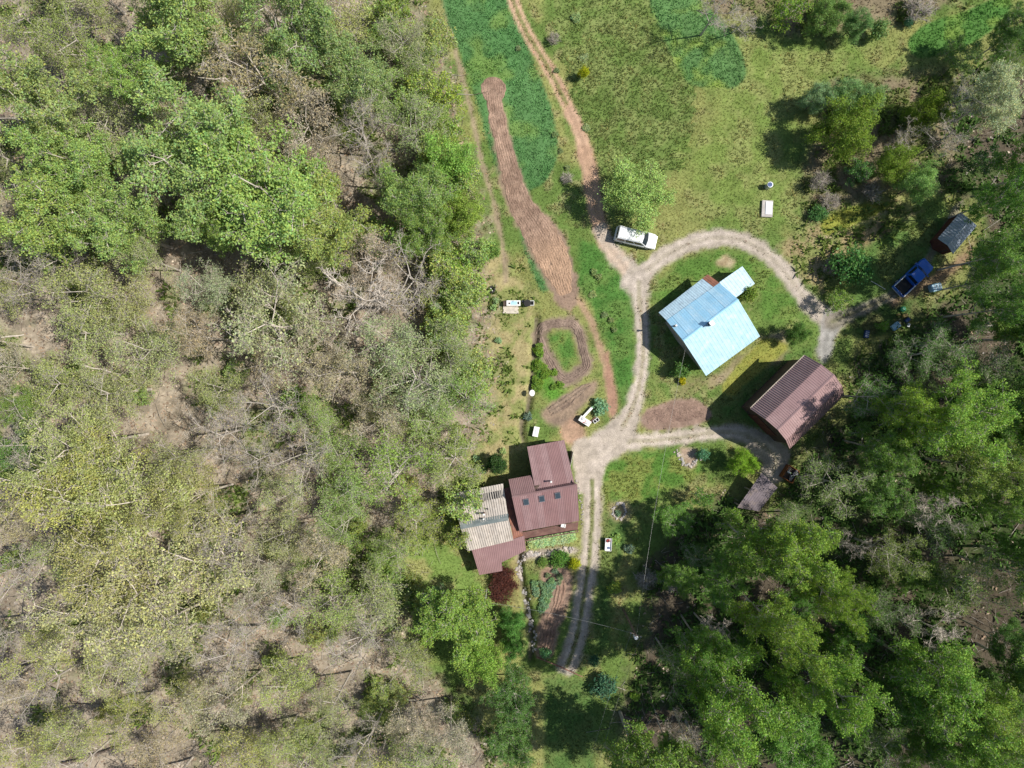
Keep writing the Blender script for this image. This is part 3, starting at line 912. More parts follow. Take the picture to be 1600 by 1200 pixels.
def tree_kind(kind, variants, H, Rr, cb, n, leaf, bark, flat=1.0, twig=0.022, trunk_r=0.2, up=0.9, hue=0.12, droop=0.0, rough=1.0, tone=(0.75, 1.25)):
    """n = (limbs, branches, twigs, twiglets); leaf = (per tip, size, spread)"""
    TREE[kind] = []
    for var in range(variants):
        r = np.random.default_rng(abs(hash_s(kind)) % 10000 + var * 17)
        n1, n2, n3, n4 = n
        top = np.array([r.normal(0, .05) * H, r.normal(0, .05) * H, H * .80])
        trunk = curve(np.zeros((1, 3)), top[None], 8, 0.03, r)
        tr = trunk_r * np.linspace(1.15, 0.25, 8)[None]
        wood_ = Geo(); crown = Geo()
        v, q = tubes_np(trunk, tr, 7); wood_.add(v, q, 0, (1, 1, 1))
        # limbs
        ti = np.linspace(cb, .97, n1) + r.normal(0, .02, n1)
        ti = np.clip(ti, .1, .99)
        st = np.stack([np.interp(ti * 7, np.arange(8), trunk[0, :, k]) for k in range(3)], 1)
        az = np.arange(n1) * 2.399 + r.uniform(0, 6) + r.normal(0, .25, n1)
        zrel = (st[:, 2] - H * cb * .8) / (H * (1 - cb * .8))
        reach = Rr * np.clip(np.sqrt(np.clip(1 - (zrel * 1.05 - .25) ** 2, .05, 1)), .35, 1) * r.uniform(.55, .82, n1) * (1 + (r.random(n1) - .5) * .35 * rough)
        en = st + np.stack([np.cos(az) * reach, np.sin(az) * reach, (H * .17 * flat) * r.uniform(.5, 1.2, n1) - droop * reach * .3], 1)
        limb = curve(st, en, 5, .07, r, up=-.04)
        rb = np.interp(ti, [0, 1], [trunk_r * .62, trunk_r * .3])[:, None] * np.linspace(1, .35, 5)[None]
        v, q = tubes_np(limb, rb, 5); wood_.add(v, q, 0, (1, 1, 1))
        prev = limb; prad = rb
        tips = None
        spread = [0.40, 0.21, 0.115]
        tf_ = min(1.0, twig / .022)
        rads = [(.055 * tf_, .026 * tf_), (.030 * tf_, .016 * tf_), (twig, twig * .6)]
        for lev, cnt in enumerate((n2, n3, n4)):
            m = len(prev)
            pid = np.repeat(np.arange(m), cnt)
            u = r.uniform(.35 if lev == 0 else .3, 1.0, m * cnt) * (prev.shape[1] - 1)
            i0 = np.minimum(u.astype(int), prev.shape[1] - 2); f = (u - i0)[:, None]
            s0 = prev[pid, i0] * (1 - f) + prev[pid, i0 + 1] * f
            dr = prev[pid, -1] - prev[pid, 0]; dr /= np.linalg.norm(dr, axis=1, keepdims=True) + 1e-9
            rd = r.normal(0, 1, (m * cnt, 3)); rd[:, 2] = rd[:, 2] * .55 * flat + .22 - droop
            rd /= np.linalg.norm(rd, axis=1, keepdims=True)
            d = dr * .55 + rd * 1.0
            d /= np.linalg.norm(d, axis=1, keepdims=True)
            ln = Rr * spread[lev] * r.uniform(.5, 1.25, (m * cnt, 1))
            e0 = s0 + d * ln
            K = 4 if lev == 0 else 3
            path = curve(s0, e0, K, .10, r, up=.04)
            ra = np.linspace(rads[lev][0], rads[lev][1], K)[None].repeat(m * cnt, 0)
            v, q = tubes_np(path, ra, 4 if lev == 0 else 3)
            crown.add(v, q, 0, (1, 1, 1))
            prev = path
            tips = e0
        per, size, spr = leaf
        if per > 0:
            nt_ = len(tips)
            cnt = r.poisson(per, nt_)
            keep = np.repeat(np.arange(nt_), cnt)
            cen = tips[keep] + r.normal(0, 1, (len(keep), 3)) * spr * np.array([1, 1, .6])
            v, q, c = leaves(cen, size, r, up, tone, hue)
            # clump-to-clump tone: young and older growth
            cl = (0.78 + 0.44 * r.random(nt_))[keep]
            c = c * np.repeat(cl, 4)[:, None]
            crown.add(v, q, 1, c)
        TREE[kind].append((wood_.mesh(kind + '_trunk', [M[bark]]), crown.mesh(kind + '_crown', [M[bark], M['leaf']]), H, Rr))


def hash_s(s):
    h = 5381
    for ch in s:
        h = (h * 33 + ord(ch)) % 1000003
    return h


tree_kind('maple', 4, 17, 5.2, .38, (11, 6, 5, 4), (22, .170, .215), 'bark_grey', hue=.10)
tree_kind('oak', 3, 17, 5.4, .42, (10, 6, 5, 4), (12, .155, .29), 'bark_pale', hue=.04)
tree_kind('tassel', 3, 16, 5.2, .42, (9, 6, 5, 5), (3.2, .19, .26), 'bark_pale', hue=.05, twig=.014)
tree_kind('haze', 3, 14, 4.6, .35, (9, 5, 5, 5), (5.5, .145, .30), 'bark_grey', hue=.05, twig=.013)
tree_kind('bare', 4, 16, 4.8, .40, (9, 6, 6, 4), (0.5, .15, .25), 'bark_grey', twig=.0125)
tree_kind('pale', 2, 15, 4.2, .45, (8, 5, 5, 5), (0, .2, .2), 'bark_pale', twig=.026)
tree_kind('round', 3, 8, 4.6, .22, (12, 6, 5, 4), (17, .165, .28), 'bark_brown', flat=1.25, hue=.08, rough=.5)
tree_kind('sapling', 3, 6, 2.6, .22, (9, 5, 4, 4), (4, .20, .20), 'bark_grey', trunk_r=.07, twig=.016)
tree_kind('evergreen', 1, 4.5, 1.8, .08, (14, 5, 5, 4), (7, .16, .14), 'bark_brown', flat=.7, trunk_r=.09, tone=(.6, 1.2), rough=.2)


def shrub_kind(kind, variants, H, Rr, stems, sub, leaf, bark, hue=.1, up=.8, tone=(.75, 1.25)):
    TREE[kind] = []
    for var in range(variants):
        r = np.random.default_rng(hash_s(kind) % 9000 + var * 13)
        wood_ = Geo(); crown = Geo()
        az = r.uniform(0, 2 * PI, stems); rr_ = np.sqrt(r.random(stems)) * Rr * .75
        en = np.stack([np.cos(az) * rr_, np.sin(az) * rr_, H * (1 - .55 * (rr_ / Rr) ** 2) * r.uniform(.6, .95, stems)], 1)
        st = np.stack([np.cos(az), np.sin(az), 0 * az], 1) * (Rr * .1)
        pth = curve(st, en, 4, .06, r)
        v, q = tubes_np(pth, np.linspace(.03, .014, 4)[None].repeat(stems, 0), 4); wood_.add(v, q, 0, (1, 1, 1))
        pid = np.repeat(np.arange(stems), sub)
        u = r.uniform(.4, 1, stems * sub)[:, None]
        s0 = pth[pid, 1] * (1 - u) + pth[pid, 3] * u
        d = r.normal(0, 1, (stems * sub, 3)); d[:, 2] = abs(d[:, 2]) * .7 + .1
        d /= np.linalg.norm(d, axis=1, keepdims=True)
        e0 = s0 + d * Rr * .32 * r.uniform(.5, 1.2, (stems * sub, 1))
        p2 = curve(s0, e0, 3, .1, r)
        v, q = tubes_np(p2, np.linspace(.013, .007, 3)[None].repeat(len(s0), 0), 3); crown.add(v, q, 0, (1, 1, 1))
        per, size, spr = leaf
        if per > 0:
            cnt = r.poisson(per, len(e0)); keep = np.repeat(np.arange(len(e0)), cnt)
            cen = e0[keep] + r.normal(0, 1, (len(keep), 3)) * spr
            cen[:, 2] = np.maximum(cen[:, 2], .05)
            v, q, c = leaves(cen, size, r, up, tone, hue)
            cl = (0.85 + 0.3 * r.random(len(e0)))[keep]
            crown.add(v, q, 1, c * np.repeat(cl, 4)[:, None])
        TREE[kind].append((wood_.mesh(kind + '_stem', [M[bark]]), crown.mesh(kind + '_foliage', [M[bark], M['leaf']]), H, Rr))


shrub_kind('bush', 3, 2.2, 1.6, 26, 12, (7, .17, .15), 'bark_brown')
shrub_kind('leafy', 2, 1.2, 1.0, 22, 8, (4, .22, .10), 'bark_brown', up=.5)
shrub_kind('twiggy', 2, 2.0, 1.6, 40, 16, (0.3, .12, .12), 'bark_grey')
shrub_kind('redtwig', 2, 1.7, 1.5, 46, 18, (1.2, .11, .12), 'bark_red')

# fallen sticks on the woodland floor
def sticks(n, seed):
    r = np.random.default_rng(seed)
    x = r.uniform(-78, 70, n * 3); y = r.uniform(-56, 56, n * 3)
    d = samp(np.clip(wood + .7 * ew, 0, 1) * (1 - bmask), x, y)
    k = r.random(n * 3) < d
    x, y = x[k][:n], y[k][:n]
    L_ = r.gamma(2.0, .45, len(x)) + .4
    a = r.uniform(0, 2 * PI, len(x))
    p0 = np.stack([x, y, terrain(x, y) + .05], 1)
    x1, y1 = x + np.cos(a) * L_, y + np.sin(a) * L_
    p1 = np.stack([x1, y1, terrain(x1, y1) + r.uniform(.05, .5, len(x))], 1)
    path = curve(p0, p1, 3, .08, r)
    rad = np.linspace(1, .5, 3)[None] * (.010 + .010 * L_)[:, None]
    v, q = tubes_np(path, rad, 3)
    half = len(q) // 2
    me = mesh_np('brushwood', v, [q], [M['bark_grey'], M['bark_brown']], (np.arange(len(q)) % 5 > 2).astype(int), smooth=True)
    return link('brushwood', me)


tag(sticks(12000, 77), 'fallen sticks and brushwood strewn over the woodland floor', 'brushwood', kind='stuff')

COL = {'maple': (0.265, 0.375, 0.085), 'oak': (0.39, 0.44, 0.135), 'tassel': (0.44, 0.41, 0.22), 'haze': (0.27, 0.34, 0.085),
       'bare': (0.32, 0.34, 0.12), 'pale': (.4, .4, .3), 'round': (0.24, 0.30, 0.045), 'sapling': (0.20, 0.32, 0.045), 'evergreen': (0.06, 0.125, 0.03),
       'bush': (0.16, 0.26, 0.045), 'leafy': (0.12, 0.24, 0.07), 'twiggy': (.2, .2, .1), 'redtwig': (0.13, 0.045, 0.035)}
NAME = {'maple': 'leafy_tree', 'oak': 'oak_tree', 'tassel': 'budding_tree', 'haze': 'thin_leafed_tree', 'bare': 'bare_tree', 'pale': 'bare_tree',
        'round': 'round_tree', 'sapling': 'sapling', 'evergreen': 'evergreen_shrub', 'bush': 'bush', 'leafy': 'leafy_plant', 'twiggy': 'twiggy_shrub', 'redtwig': 'dark_red_shrub'}
SHRUBS = ('bush', 'leafy', 'twiggy', 'redtwig', 'evergreen')
count_k = {}


def plant(kind, px, py, rpx, label, group=None, H=None, col_=None, tint=0.06, name=None):
    """crown centre and radius as seen in the photograph; stands on the ground below"""
    k = count_k.get(kind, 0); count_k[kind] = k + 1
    tm, cm, H0, R0 = TREE[kind][k % len(TREE[kind])]
    rr = random.Random(int(px * 7 + py * 13))
    h = H if H else H0 * rr.uniform(.88, 1.12)
    ch = h * (.72 if kind not in SHRUBS else .5)
    p = G(px, py, ch)
    s = rpx / S * (CAM_H - ch - p.z) / CAM_H / (R0 * (.98 if kind in SHRUBS else 1.20 if kind == 'round' else 1.12 if px > 900 else 1.04))
    nm = name or NAME[kind]
    is_shrub = kind in SHRUBS
    o = thing(nm, label, 'shrub' if is_shrub else 'tree', (p.x, p.y, p.z - 0.05), rr.uniform(0, 2 * PI), group)
    o.scale = (s * rr.uniform(.94, 1.06), s, h / H0)
    a = link('stem' if is_shrub else 'trunk', tm, o)
    b = link('foliage' if is_shrub else 'crown', cm, o)
    c = col_ or COL[kind]
    f = [1 + rr.uniform(-tint, tint) for _ in range(2)]
    if kind in ('leafy',):
        c = (c[0] * 1.7 + .05, c[1] * 1.45 + .02, c[2] * 1.35 + .02)
    elif kind == 'round':
        c = (c[0] * 1.3, c[1] * 1.38, c[2] * 1.3)
    elif kind in ('maple', 'haze', 'sapling', 'bush'):
        c = (c[0] * 1.05 + .012, c[1] * 1.06, c[2] * 1.15 + .015) if px < 800 else (c[0] * 1.02, c[1] * 1.08, c[2] * .95)          # spring leaves: yellowish, not deep green
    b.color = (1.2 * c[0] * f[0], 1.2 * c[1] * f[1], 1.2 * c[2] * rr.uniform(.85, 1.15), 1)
    return o


# --- the bright green trees of the north-west wood
GR1 = (0.225, 0.335, 0.060)
plant('maple', 265, 38, 95, 'broad bright green tree at the top edge, left of the leafless tan tree', H=18)
plant('maple', 205, 122, 52, 'small-crowned bright green tree left of the long pale leaning trunk', H=16)
plant('maple', 58, 165, 86, 'wide bright green tree at the left edge, topmost of the green crowns there', H=18)
plant('maple', 112, 255, 72, 'bright green tree between the left edge and the dark gap with dead twigs', H=18)
plant('maple', 50, 335, 82, 'bright green tree at the left edge just above the bare brown woodland', H=17)
plant('maple', 180, 352, 70, 'bright green tree at the lower tip of the left-hand green crowns', H=17)
plant('maple', 300, 232, 105, 'largest light green tree of the upper wood, right of the dark gap', H=18)
plant('maple', 405, 300, 112, 'very wide light green tree below the fallen pale trunks of the upper wood', H=18)
plant('maple', 505, 335, 74, 'light green tree at the right end of the big green crowns', H=16)
plant('maple', 325, 352, 52, 'darker green tree below the largest light green crown', H=14, col_=(.20, .31, .06))
plant('maple', 470, 45, 84, 'light green tree at the top edge right of the broad bright one', H=17, col_=(.22, .32, .085))
plant('maple', 548, 112, 60, 'fine-leaved light green tree above the bare grey fork', H=16, col_=(.23, .32, .09))
plant('haze', 40, 30, 62, 'thin yellowish tree in the top left corner', H=15)
plant('haze', 118, 78, 52, 'thin yellowish tree beside the white forked branch at the top left', H=14)
plant('tassel', 425, 140, 85, 'tan budding tree with no green between the bright crowns at the top', H=17, col_=(.36, .31, .18))
plant('bare', 545, 195, 55, 'grey leafless tree with a fork of dark limbs below the light green crowns', H=15)
plant('haze', 622, 62, 46, 'thin grey-green tree near the top edge beside the field path', H=13, col_=(.30, .32, .14))
plant('sapling', 618, 16, 26, 'small bright green tree at the top edge left of the path', H=7)
plant('haze', 668, 100, 40, 'pale green feathery tree right beside the path at the top', H=8, col_=(.25, .35, .08))
plant('sapling', 694, 148, 30, 'vivid yellow-green young tree on the path edge level with the ploughed round end', H=6, col_=(.26, .37, .04))
plant('sapling', 682, 60, 32, 'pale green young tree against the path near the top edge', H=6, col_=(.27, .36, .08))
plant('haze', 648, 190, 58, 'pale feathery tree between the grey thicket and the path', H=12)
plant('round', 702, 262, 56, 'full light green tree beside the path, opposite the ploughed strip', H=10, col_=(.22, .32, .065))
plant('maple', 640, 292, 62, 'mid green tree on the wood edge with a dark hollow at its left', H=14, col_=(.20, .31, .065))
plant('round', 722, 332, 42, 'green tree at the wood edge where the path bends to the tilled patch', H=8, col_=(.22, .32, .07))
plant('bare', 575, 262, 46, 'leafless dark twiggy tree in the shade left of the mid green tree', H=12)
plant('maple', 655, 360, 46, 'deep green tree above the grey-white bare branches', H=12, col_=(.17, .29, .045))
plant('sapling', 600, 372, 44, 'bright green young tree just above the grey-white bare tree', H=8, col_=(.19, .31, .045))
plant('bush', 764, 392, 18, 'round green bush alone on the straw slope at the wood edge', H=2.5, col_=(.15, .26, .05))
plant('sapling', 700, 420, 36, 'vivid green young tree left of the straw-coloured slope', H=6, col_=(.19, .33, .04))
plant('sapling', 708, 462, 26, 'small vivid green tree at the edge of the straw slope', H=5, col_=(.20, .33, .04))
plant('bush', 745, 460, 16, 'low yellow-green bush left of the tyre on the straw slope', H=1.8, col_=(.25, .32, .05))
# --- middle of the west wood: grey, mostly leafless
plant('haze', 318, 445, 48, 'light green tree with white blossom specks amid bare brown trees', H=11, col_=(.33, .42, .16))
plant('tassel', 455, 505, 95, 'wide grey-green budding tree in the middle of the wood', H=16, col_=(.37, .40, .20))
plant('pale', 562, 462, 70, 'leafless tree with pale twisting limbs near the middle of the wood', H=16)
plant('bare', 645, 440, 66, 'leafless grey tree right of the pale twisting one', H=14)
plant('haze', 690, 548, 58, 'thin light green tree at the edge of the straw slope', H=12)
plant('haze', 722, 612, 55, 'thin light green tree overlooking the dish on its pole', H=11, col_=(.22, .33, .06))
plant('haze', 645, 602, 78, 'wide thinly leafed grey-green tree behind the straw slope', H=14, col_=(.29, .33, .12))
plant('tassel', 598, 535, 58, 'pale grey-green tree below the pale twisting limbs', H=14, col_=(.36, .40, .18))
plant('bush', 459, 625, 25, 'lone bright green bush amid bare trees in the middle of the wood', H=5, col_=(.16, .29, .04))
plant('maple', 20, 712, 46, 'dark green tree at the left edge beside the yellow-green oak', H=13, col_=(.13, .24, .04))
plant('maple', 30, 640, 38, 'small green tree at the left edge above the yellow-green oak', H=11, col_=(.17, .28, .05))
# --- the yellow-green oak group
plant('oak', 128, 692, 72, 'upper yellow-green oak of the group at the lower left', H=18)
plant('oak', 108, 772, 86, 'leftmost yellow-green oak of the group at the lower left', H=19)
plant('oak', 205, 800, 92, 'widest yellow-green oak, at the centre of its group', H=19)
plant('oak', 292, 782, 56, 'right-hand yellow-green oak beside the bare brown floor', H=17, col_=(.35, .38, .12))
plant('oak', 150, 862, 82, 'lower yellow-green oak with pale tassels at its foot', H=18, col_=(.36, .38, .13))
plant('tassel', 228, 905, 92, 'pale cream budding oak below the yellow-green ones', H=17, col_=(.48, .46, .22))
plant('tassel', 322, 905, 80, 'pale cream budding oak, rightmost of the cream crowns', H=16, col_=(.46, .44, .22))
plant('tassel', 135, 945, 74, 'pale cream budding oak, leftmost of the cream crowns', H=16, col_=(.45, .43, .21))
plant('tassel', 262, 985, 74, 'pale cream budding oak, lowest of the cream crowns', H=16, col_=(.44, .43, .18))
plant('bare', 358, 1025, 62, 'leafless pinkish-brown tree below the cream crowns', H=14)
# --- around the west side of the house
plant('haze', 622, 742, 74, 'thin light green tree uphill of the house, near the shady hollow', H=13, col_=(.24, .34, .06))
plant('haze', 702, 722, 58, 'yellow-green feathery tree uphill of the dark evergreen shrub', H=10, col_=(.25, .34, .055))
plant('haze', 655, 812, 50, 'thin yellow-green tree left of the grassy slope', H=10, col_=(.26, .35, .06))
plant('sapling', 724, 788, 36, 'light green tree overhanging the old grey roof', H=7, col_=(.29, .42, .07))
plant('sapling', 712, 838, 24, 'light green young tree at the corner of the old grey roof', H=6, col_=(.25, .34, .06))
plant('bush', 592, 892, 38, 'light green bush with a dark hollow at its left, on the grassy slope', H=4, col_=(.18, .29, .05))
plant('bush', 618, 932, 40, 'dark green leafy bush at the foot of the grassy slope', H=4, col_=(.14, .25, .045))
plant('maple', 712, 985, 70, 'big light green tree below the house, left of the tilled garden', H=11, col_=(.22, .34, .055))
plant('maple', 685, 948, 36, 'dark green tree touching the big light green one below the house', H=9, col_=(.08, .17, .04))
plant('round', 745, 1030, 46, 'yellow-green tree below the big light green one', H=9, col_=(.23, .33, .06))
plant('round', 798, 975, 28, 'mid green tree beside the creek below the dark red shrubs', H=6, col_=(.12, .25, .055))
plant('round', 802, 1008, 24, 'deep green tree beside the creek opposite the tilled garden', H=6, col_=(.09, .19, .045))
plant('haze', 632, 1042, 46, 'thin green tree with a bare tree on each side at the bottom of the wood', H=12, col_=(.24, .32, .07))
plant('maple', 800, 1092, 36, 'deep green tree at the lower wood edge facing the shaded lawn', H=10, col_=(.11, .22, .05))
plant('maple', 795, 1160, 42, 'deep green tree at the bottom edge facing the shaded lawn', H=11, col_=(.12, .23, .05))
# --- north east: meadow trees
plant('round', 1001, 301, 62, 'round light green tree overhanging the white van', H=7.5, col_=(.29, .39, .125))
plant('round', 1322, 200, 56, 'round yellow-green tree casting a black shadow on the meadow', H=8.5, col_=(.165, .235, .030))
plant('round', 1278, 152, 26, 'silvery green small tree at the meadow edge, leftmost of the thicket', H=5, col_=(.20, .30, .14), name='silvery_tree')
plant('round', 1318, 147, 32, 'silvery green small tree right above the round yellow-green tree', H=5.5, col_=(.20, .30, .14), name='silvery_tree')
plant('round', 1362, 156, 30, 'silvery green small tree between the two yellow-green ones', H=5, col_=(.19, .29, .13), name='silvery_tree')
plant('round', 1452, 172, 34, 'small yellow-green tree beside the grey leafless thicket', H=7, col_=(.18, .25, .03))
plant('round', 1396, 258, 34, 'yellow-green tree in the middle of the thicket above the yellow bed', H=7, col_=(.18, .26, .035))
plant('round', 1440, 285, 36, 'pale green tree at the lower right of the thicket', H=7, col_=(.24, .33, .11))
plant('sapling', 1345, 268, 22, 'small deep green tree beside the dark brush of the thicket', H=5, col_=(.12, .25, .08))
plant('twiggy', 1280, 283, 24, 'grey-green twiggy shrub below the round tree with the black shadow', H=3)
plant('twiggy', 1295, 315, 22, 'brown twiggy shrub at the meadow edge above the yellow bed', H=2)
plant('twiggy', 1362, 300, 24, 'grey twiggy shrub just above the yellow bed', H=2.4)
plant('bush', 1278, 332, 15, 'low deep green bush at the meadow edge left of the yellow bed', H=1.6, col_=(.09, .20, .06))
plant('bare', 1425, 214, 32, 'brown leafless low tree in the thicket', H=7)
plant('bare', 1500, 150, 48, 'grey leafless tree left of the silvery white one', H=11)
plant('bare', 1488, 212, 36, 'grey leafless tree below the other grey one in the thicket', H=10)
plant('maple', 1572, 142, 56, 'silvery white-leaved tree at the right edge', H=13, col_=(.40, .43, .235), name='silvery_tree')
plant('round', 1294, 22, 34, 'dark green bushy tree at the top edge above the dry meadow', H=6, col_=(.15, .24, .06))
plant('round', 1338, 34, 26, 'green bushy tree at the top edge, second from the dry meadow', H=5, col_=(.15, .25, .08))
plant('bush', 1374, 46, 18, 'pale green round bush with a black shadow near the top edge', H=3.5, col_=(.20, .31, .12))
plant('sapling', 1236, 14, 28, 'thin green tree at the top edge left of the dark bushy one', H=6)
plant('bush', 1418, 36, 9, 'small blue-green bush by the tip of the small grain field', H=1.6, col_=(.08, .20, .12))
plant('bare', 1120, 8, 42, 'grey leafless tree at the top edge beside the yellowish grain field', H=10)
plant('bare', 1160, 24, 32, 'brown leafless low tree at the top edge above the meadow', H=6)
plant('twiggy', 1440, 12, 34, 'grey twiggy shrub at the top edge above the small grain field', H=3)
plant('maple', 1592, 42, 36, 'dark green tree in the top right corner', H=11, col_=(.10, .19, .05))
plant('sapling', 1520, 84, 24, 'light green young tree below the small grain field', H=5, col_=(.20, .31, .09))
plant('sapling', 1492, 72, 18, 'small green tree shading the lower edge of the small grain field', H=4.5, col_=(.17, .29, .07))
plant('haze', 1590, 92, 26, 'greyish thin tree at the right edge above the silvery white one', H=10)
plant('maple', 1590, 300, 40, 'green tree at the right edge above the grey shed', H=17, col_=(.16, .28, .06))
plant('maple', 1578, 392, 50, 'bright green tree at the right edge below the grey shed', H=18, col_=(.18, .30, .065))
plant('maple', 1585, 478, 46, 'green tree at the right edge, second below the grey shed', H=18, col_=(.14, .26, .06))
plant('sapling', 1545, 250, 26, 'dark green thin tree in the shade below the silvery white tree', H=6, col_=(.10, .20, .06))
plant('bush', 1330, 412, 34, 'dark green bush on the bank beside the round drive', H=4.2, col_=(.10, .21, .055))
plant('twiggy', 1296, 418, 20, 'brown twiggy shrub between the round drive and the dark green bush', H=1.8)
plant('sapling', 1310, 468, 22, 'light green young tree where the drives meet in the shade', H=4, col_=(.17, .28, .05))
plant('round', 1248, 522, 22, 'green bush-like tree in the shade at the corner of the round drive', H=4, col_=(.11, .20, .045))
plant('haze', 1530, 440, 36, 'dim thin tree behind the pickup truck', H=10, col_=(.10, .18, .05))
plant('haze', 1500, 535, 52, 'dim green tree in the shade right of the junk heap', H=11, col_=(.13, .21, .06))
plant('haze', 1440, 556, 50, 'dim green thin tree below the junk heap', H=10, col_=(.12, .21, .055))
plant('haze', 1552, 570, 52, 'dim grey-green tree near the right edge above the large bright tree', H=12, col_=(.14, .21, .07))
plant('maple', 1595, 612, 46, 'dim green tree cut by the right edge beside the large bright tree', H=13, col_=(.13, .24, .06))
# --- south east wood
BR = (.215, .325, .055)
plant('maple', 1498, 655, 72, 'large bright green tree, right half of the crown right of the barn', H=21, col_=(.24, .36, .065))
plant('maple', 1428, 645, 54, 'bright yellow-green tree between the barn and the large bright tree', H=18, col_=(.25, .34, .06))
plant('maple', 1388, 700, 46, 'green tree below and right of the barn', H=15, col_=(.16, .28, .05))
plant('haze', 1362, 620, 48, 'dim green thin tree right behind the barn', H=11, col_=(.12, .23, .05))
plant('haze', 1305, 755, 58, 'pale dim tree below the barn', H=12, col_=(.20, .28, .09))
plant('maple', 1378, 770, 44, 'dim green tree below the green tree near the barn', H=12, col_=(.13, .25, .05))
plant('maple', 1548, 735, 52, 'yellow-green tree at the right edge below the large bright tree', H=17, col_=(.25, .33, .07))
plant('maple', 1585, 792, 42, 'green tree cut by the right edge, lower right of the large bright tree', H=16, col_=(.20, .30, .06))
plant('pale', 1452, 790, 46, 'pale leafless tree below the large bright tree', H=13)
plant('pale', 1335, 850, 26, 'small pale leafless tree between the green crowns', H=11)
plant('maple', 1184, 850, 58, 'green tree below the violet lean-to roof', H=15, col_=(.19, .31, .06))
plant('maple', 1258, 866, 62, 'yellow-green tree right of the one below the lean-to roof', H=20, col_=(.23, .33, .06))
plant('maple', 1308, 934, 42, 'bright tree with a sunny right rim in the south east wood', H=22, col_=(.24, .34, .055))
plant('maple', 1226, 988, 58, 'yellow-green tree left of the dark brown clearing', H=27, col_=(.24, .33, .06))
plant('maple', 1288, 1070, 66, 'tall bright green tree below the dark brown clearing', H=24, col_=(.20, .32, .06))
plant('maple', 1140, 1105, 84, 'wide green tree with a pale limb showing through its crown', H=29, col_=(.20, .30, .06))
plant('maple', 1052, 808, 32, 'green tree by the lawn tip below the round bright bush', H=6, col_=(.15, .27, .05))
plant('sapling', 1098, 778, 18, 'small green tree at the shaded lawn edge near the lean-to', H=5, col_=(.14, .25, .05))
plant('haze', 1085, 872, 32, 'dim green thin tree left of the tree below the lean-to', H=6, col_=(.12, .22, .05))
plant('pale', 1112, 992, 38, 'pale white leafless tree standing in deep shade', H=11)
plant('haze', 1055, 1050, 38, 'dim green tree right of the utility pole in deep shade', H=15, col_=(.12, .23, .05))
plant('haze', 1404, 872, 48, 'thin tree with a sunny tip in the middle of the south east wood', H=14, col_=(.21, .28, .075))
plant('pale', 1462, 985, 48, 'greyish leafless tree above the wide tree at the lower right', H=13)
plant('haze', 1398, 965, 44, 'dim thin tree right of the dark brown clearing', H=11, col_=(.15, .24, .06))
plant('haze', 1520, 925, 54, 'dim yellowish tree near the right edge in the lower wood', H=13, col_=(.18, .25, .06))
plant('haze', 1580, 900, 46, 'dim tree cut by the right edge in the lower wood', H=13, col_=(.15, .24, .06))
plant('maple', 1478, 1075, 76, 'wide bright green tree at the lower right', H=22, col_=(.20, .32, .06))
plant('maple', 1552, 1108, 66, 'bright green tree right of the wide one at the lower right', H=21, col_=(.22, .33, .07))
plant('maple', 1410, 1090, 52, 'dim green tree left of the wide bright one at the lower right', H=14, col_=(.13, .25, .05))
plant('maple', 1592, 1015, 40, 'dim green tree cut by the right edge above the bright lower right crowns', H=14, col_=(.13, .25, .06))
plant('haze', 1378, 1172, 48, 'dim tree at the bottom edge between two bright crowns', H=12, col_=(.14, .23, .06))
plant('bare', 1085, 1172, 46, 'leafless reddish tree at the bottom edge right of the shaded lawn', H=14)
plant('maple', 1005, 1222, 84, 'tall unseen tree below the bottom edge, crown enlarged to shade the lawn', H=22, col_=(.17, .28, .05))  # stands out of view; height and crown enlarged to shade the lawn
plant('maple', 1130, 1240, 70, 'tall tree added below the bottom edge under the leafless reddish tree for lawn shade', H=22, col_=(.17, .28, .05))  # unseen tree put in to throw more shade on the lawn
plant('maple', 1115, 1030, 46, 'green tree just below the pale white leafless tree', H=20, col_=(.15, .27, .05))
plant('maple', 1232, 1152, 56, 'green tree at the bottom edge below the dark brown clearing', H=15, col_=(.16, .28, .055))
plant('maple', 1512, 1186, 52, 'bright green tree at the bottom edge near the lower right corner', H=17, col_=(.21, .32, .06))
plant('maple', 1598, 1180, 42, 'green tree in the bottom right corner', H=16, col_=(.18, .29, .06))
plant('haze', 1460, 830, 44, 'dim thin tree below the pale leafless one', H=11, col_=(.13, .22, .055))
# --- yard plants
plant('round', 1162, 724, 25, 'round bright green bush-like tree by the barn forecourt', H=4.5, col_=(.20, .34, .035))
plant('bush', 1098, 708, 12, 'blue-green bush beside the rockery on the lawn', H=1.8, col_=(.12, .27, .15))
plant('evergreen', 777, 725, 16, 'dark green dense evergreen shrub in front of the house shadow', H=3.6)
plant('bush', 897, 879, 12, 'yellow flowering bush at the edge of the two-rut drive', H=1.8, col_=(.44, .46, .02))
plant('bush', 912, 113, 9, 'yellow flowering bush beside the dirt road', H=2.6, col_=(.45, .48, .03))
plant('leafy', 1066, 595, 7, 'small yellow plant at the front corner of the blue-roofed house', H=.9, col_=(.25, .30, .0))
plant('bush', 1062, 576, 17, 'green bush in the shadow side of the blue-roofed house', H=3, col_=(.14, .25, .06))
plant('bush', 1166, 458, 17, 'yellow-green bush between the blue roof and its side shed', H=3.2, col_=(.20, .28, .05))
plant('redtwig', 786, 900, 25, 'dark red leafless shrub touching the low brown roof', H=1.8)
plant('redtwig', 782, 926, 24, 'dark red leafless shrub by the white post and rail', H=1.7)
plant('redtwig', 795, 914, 20, 'dark red leafless shrub nearest the creek', H=1.6)
plant('bush', 873, 872, 16, 'deep green bush left of the yellow flowering bush', H=1.5, col_=(.11, .22, .045))
plant('bush', 850, 878, 11, 'small green bush between the rocks and the garden', H=1.0, col_=(.16, .26, .05))
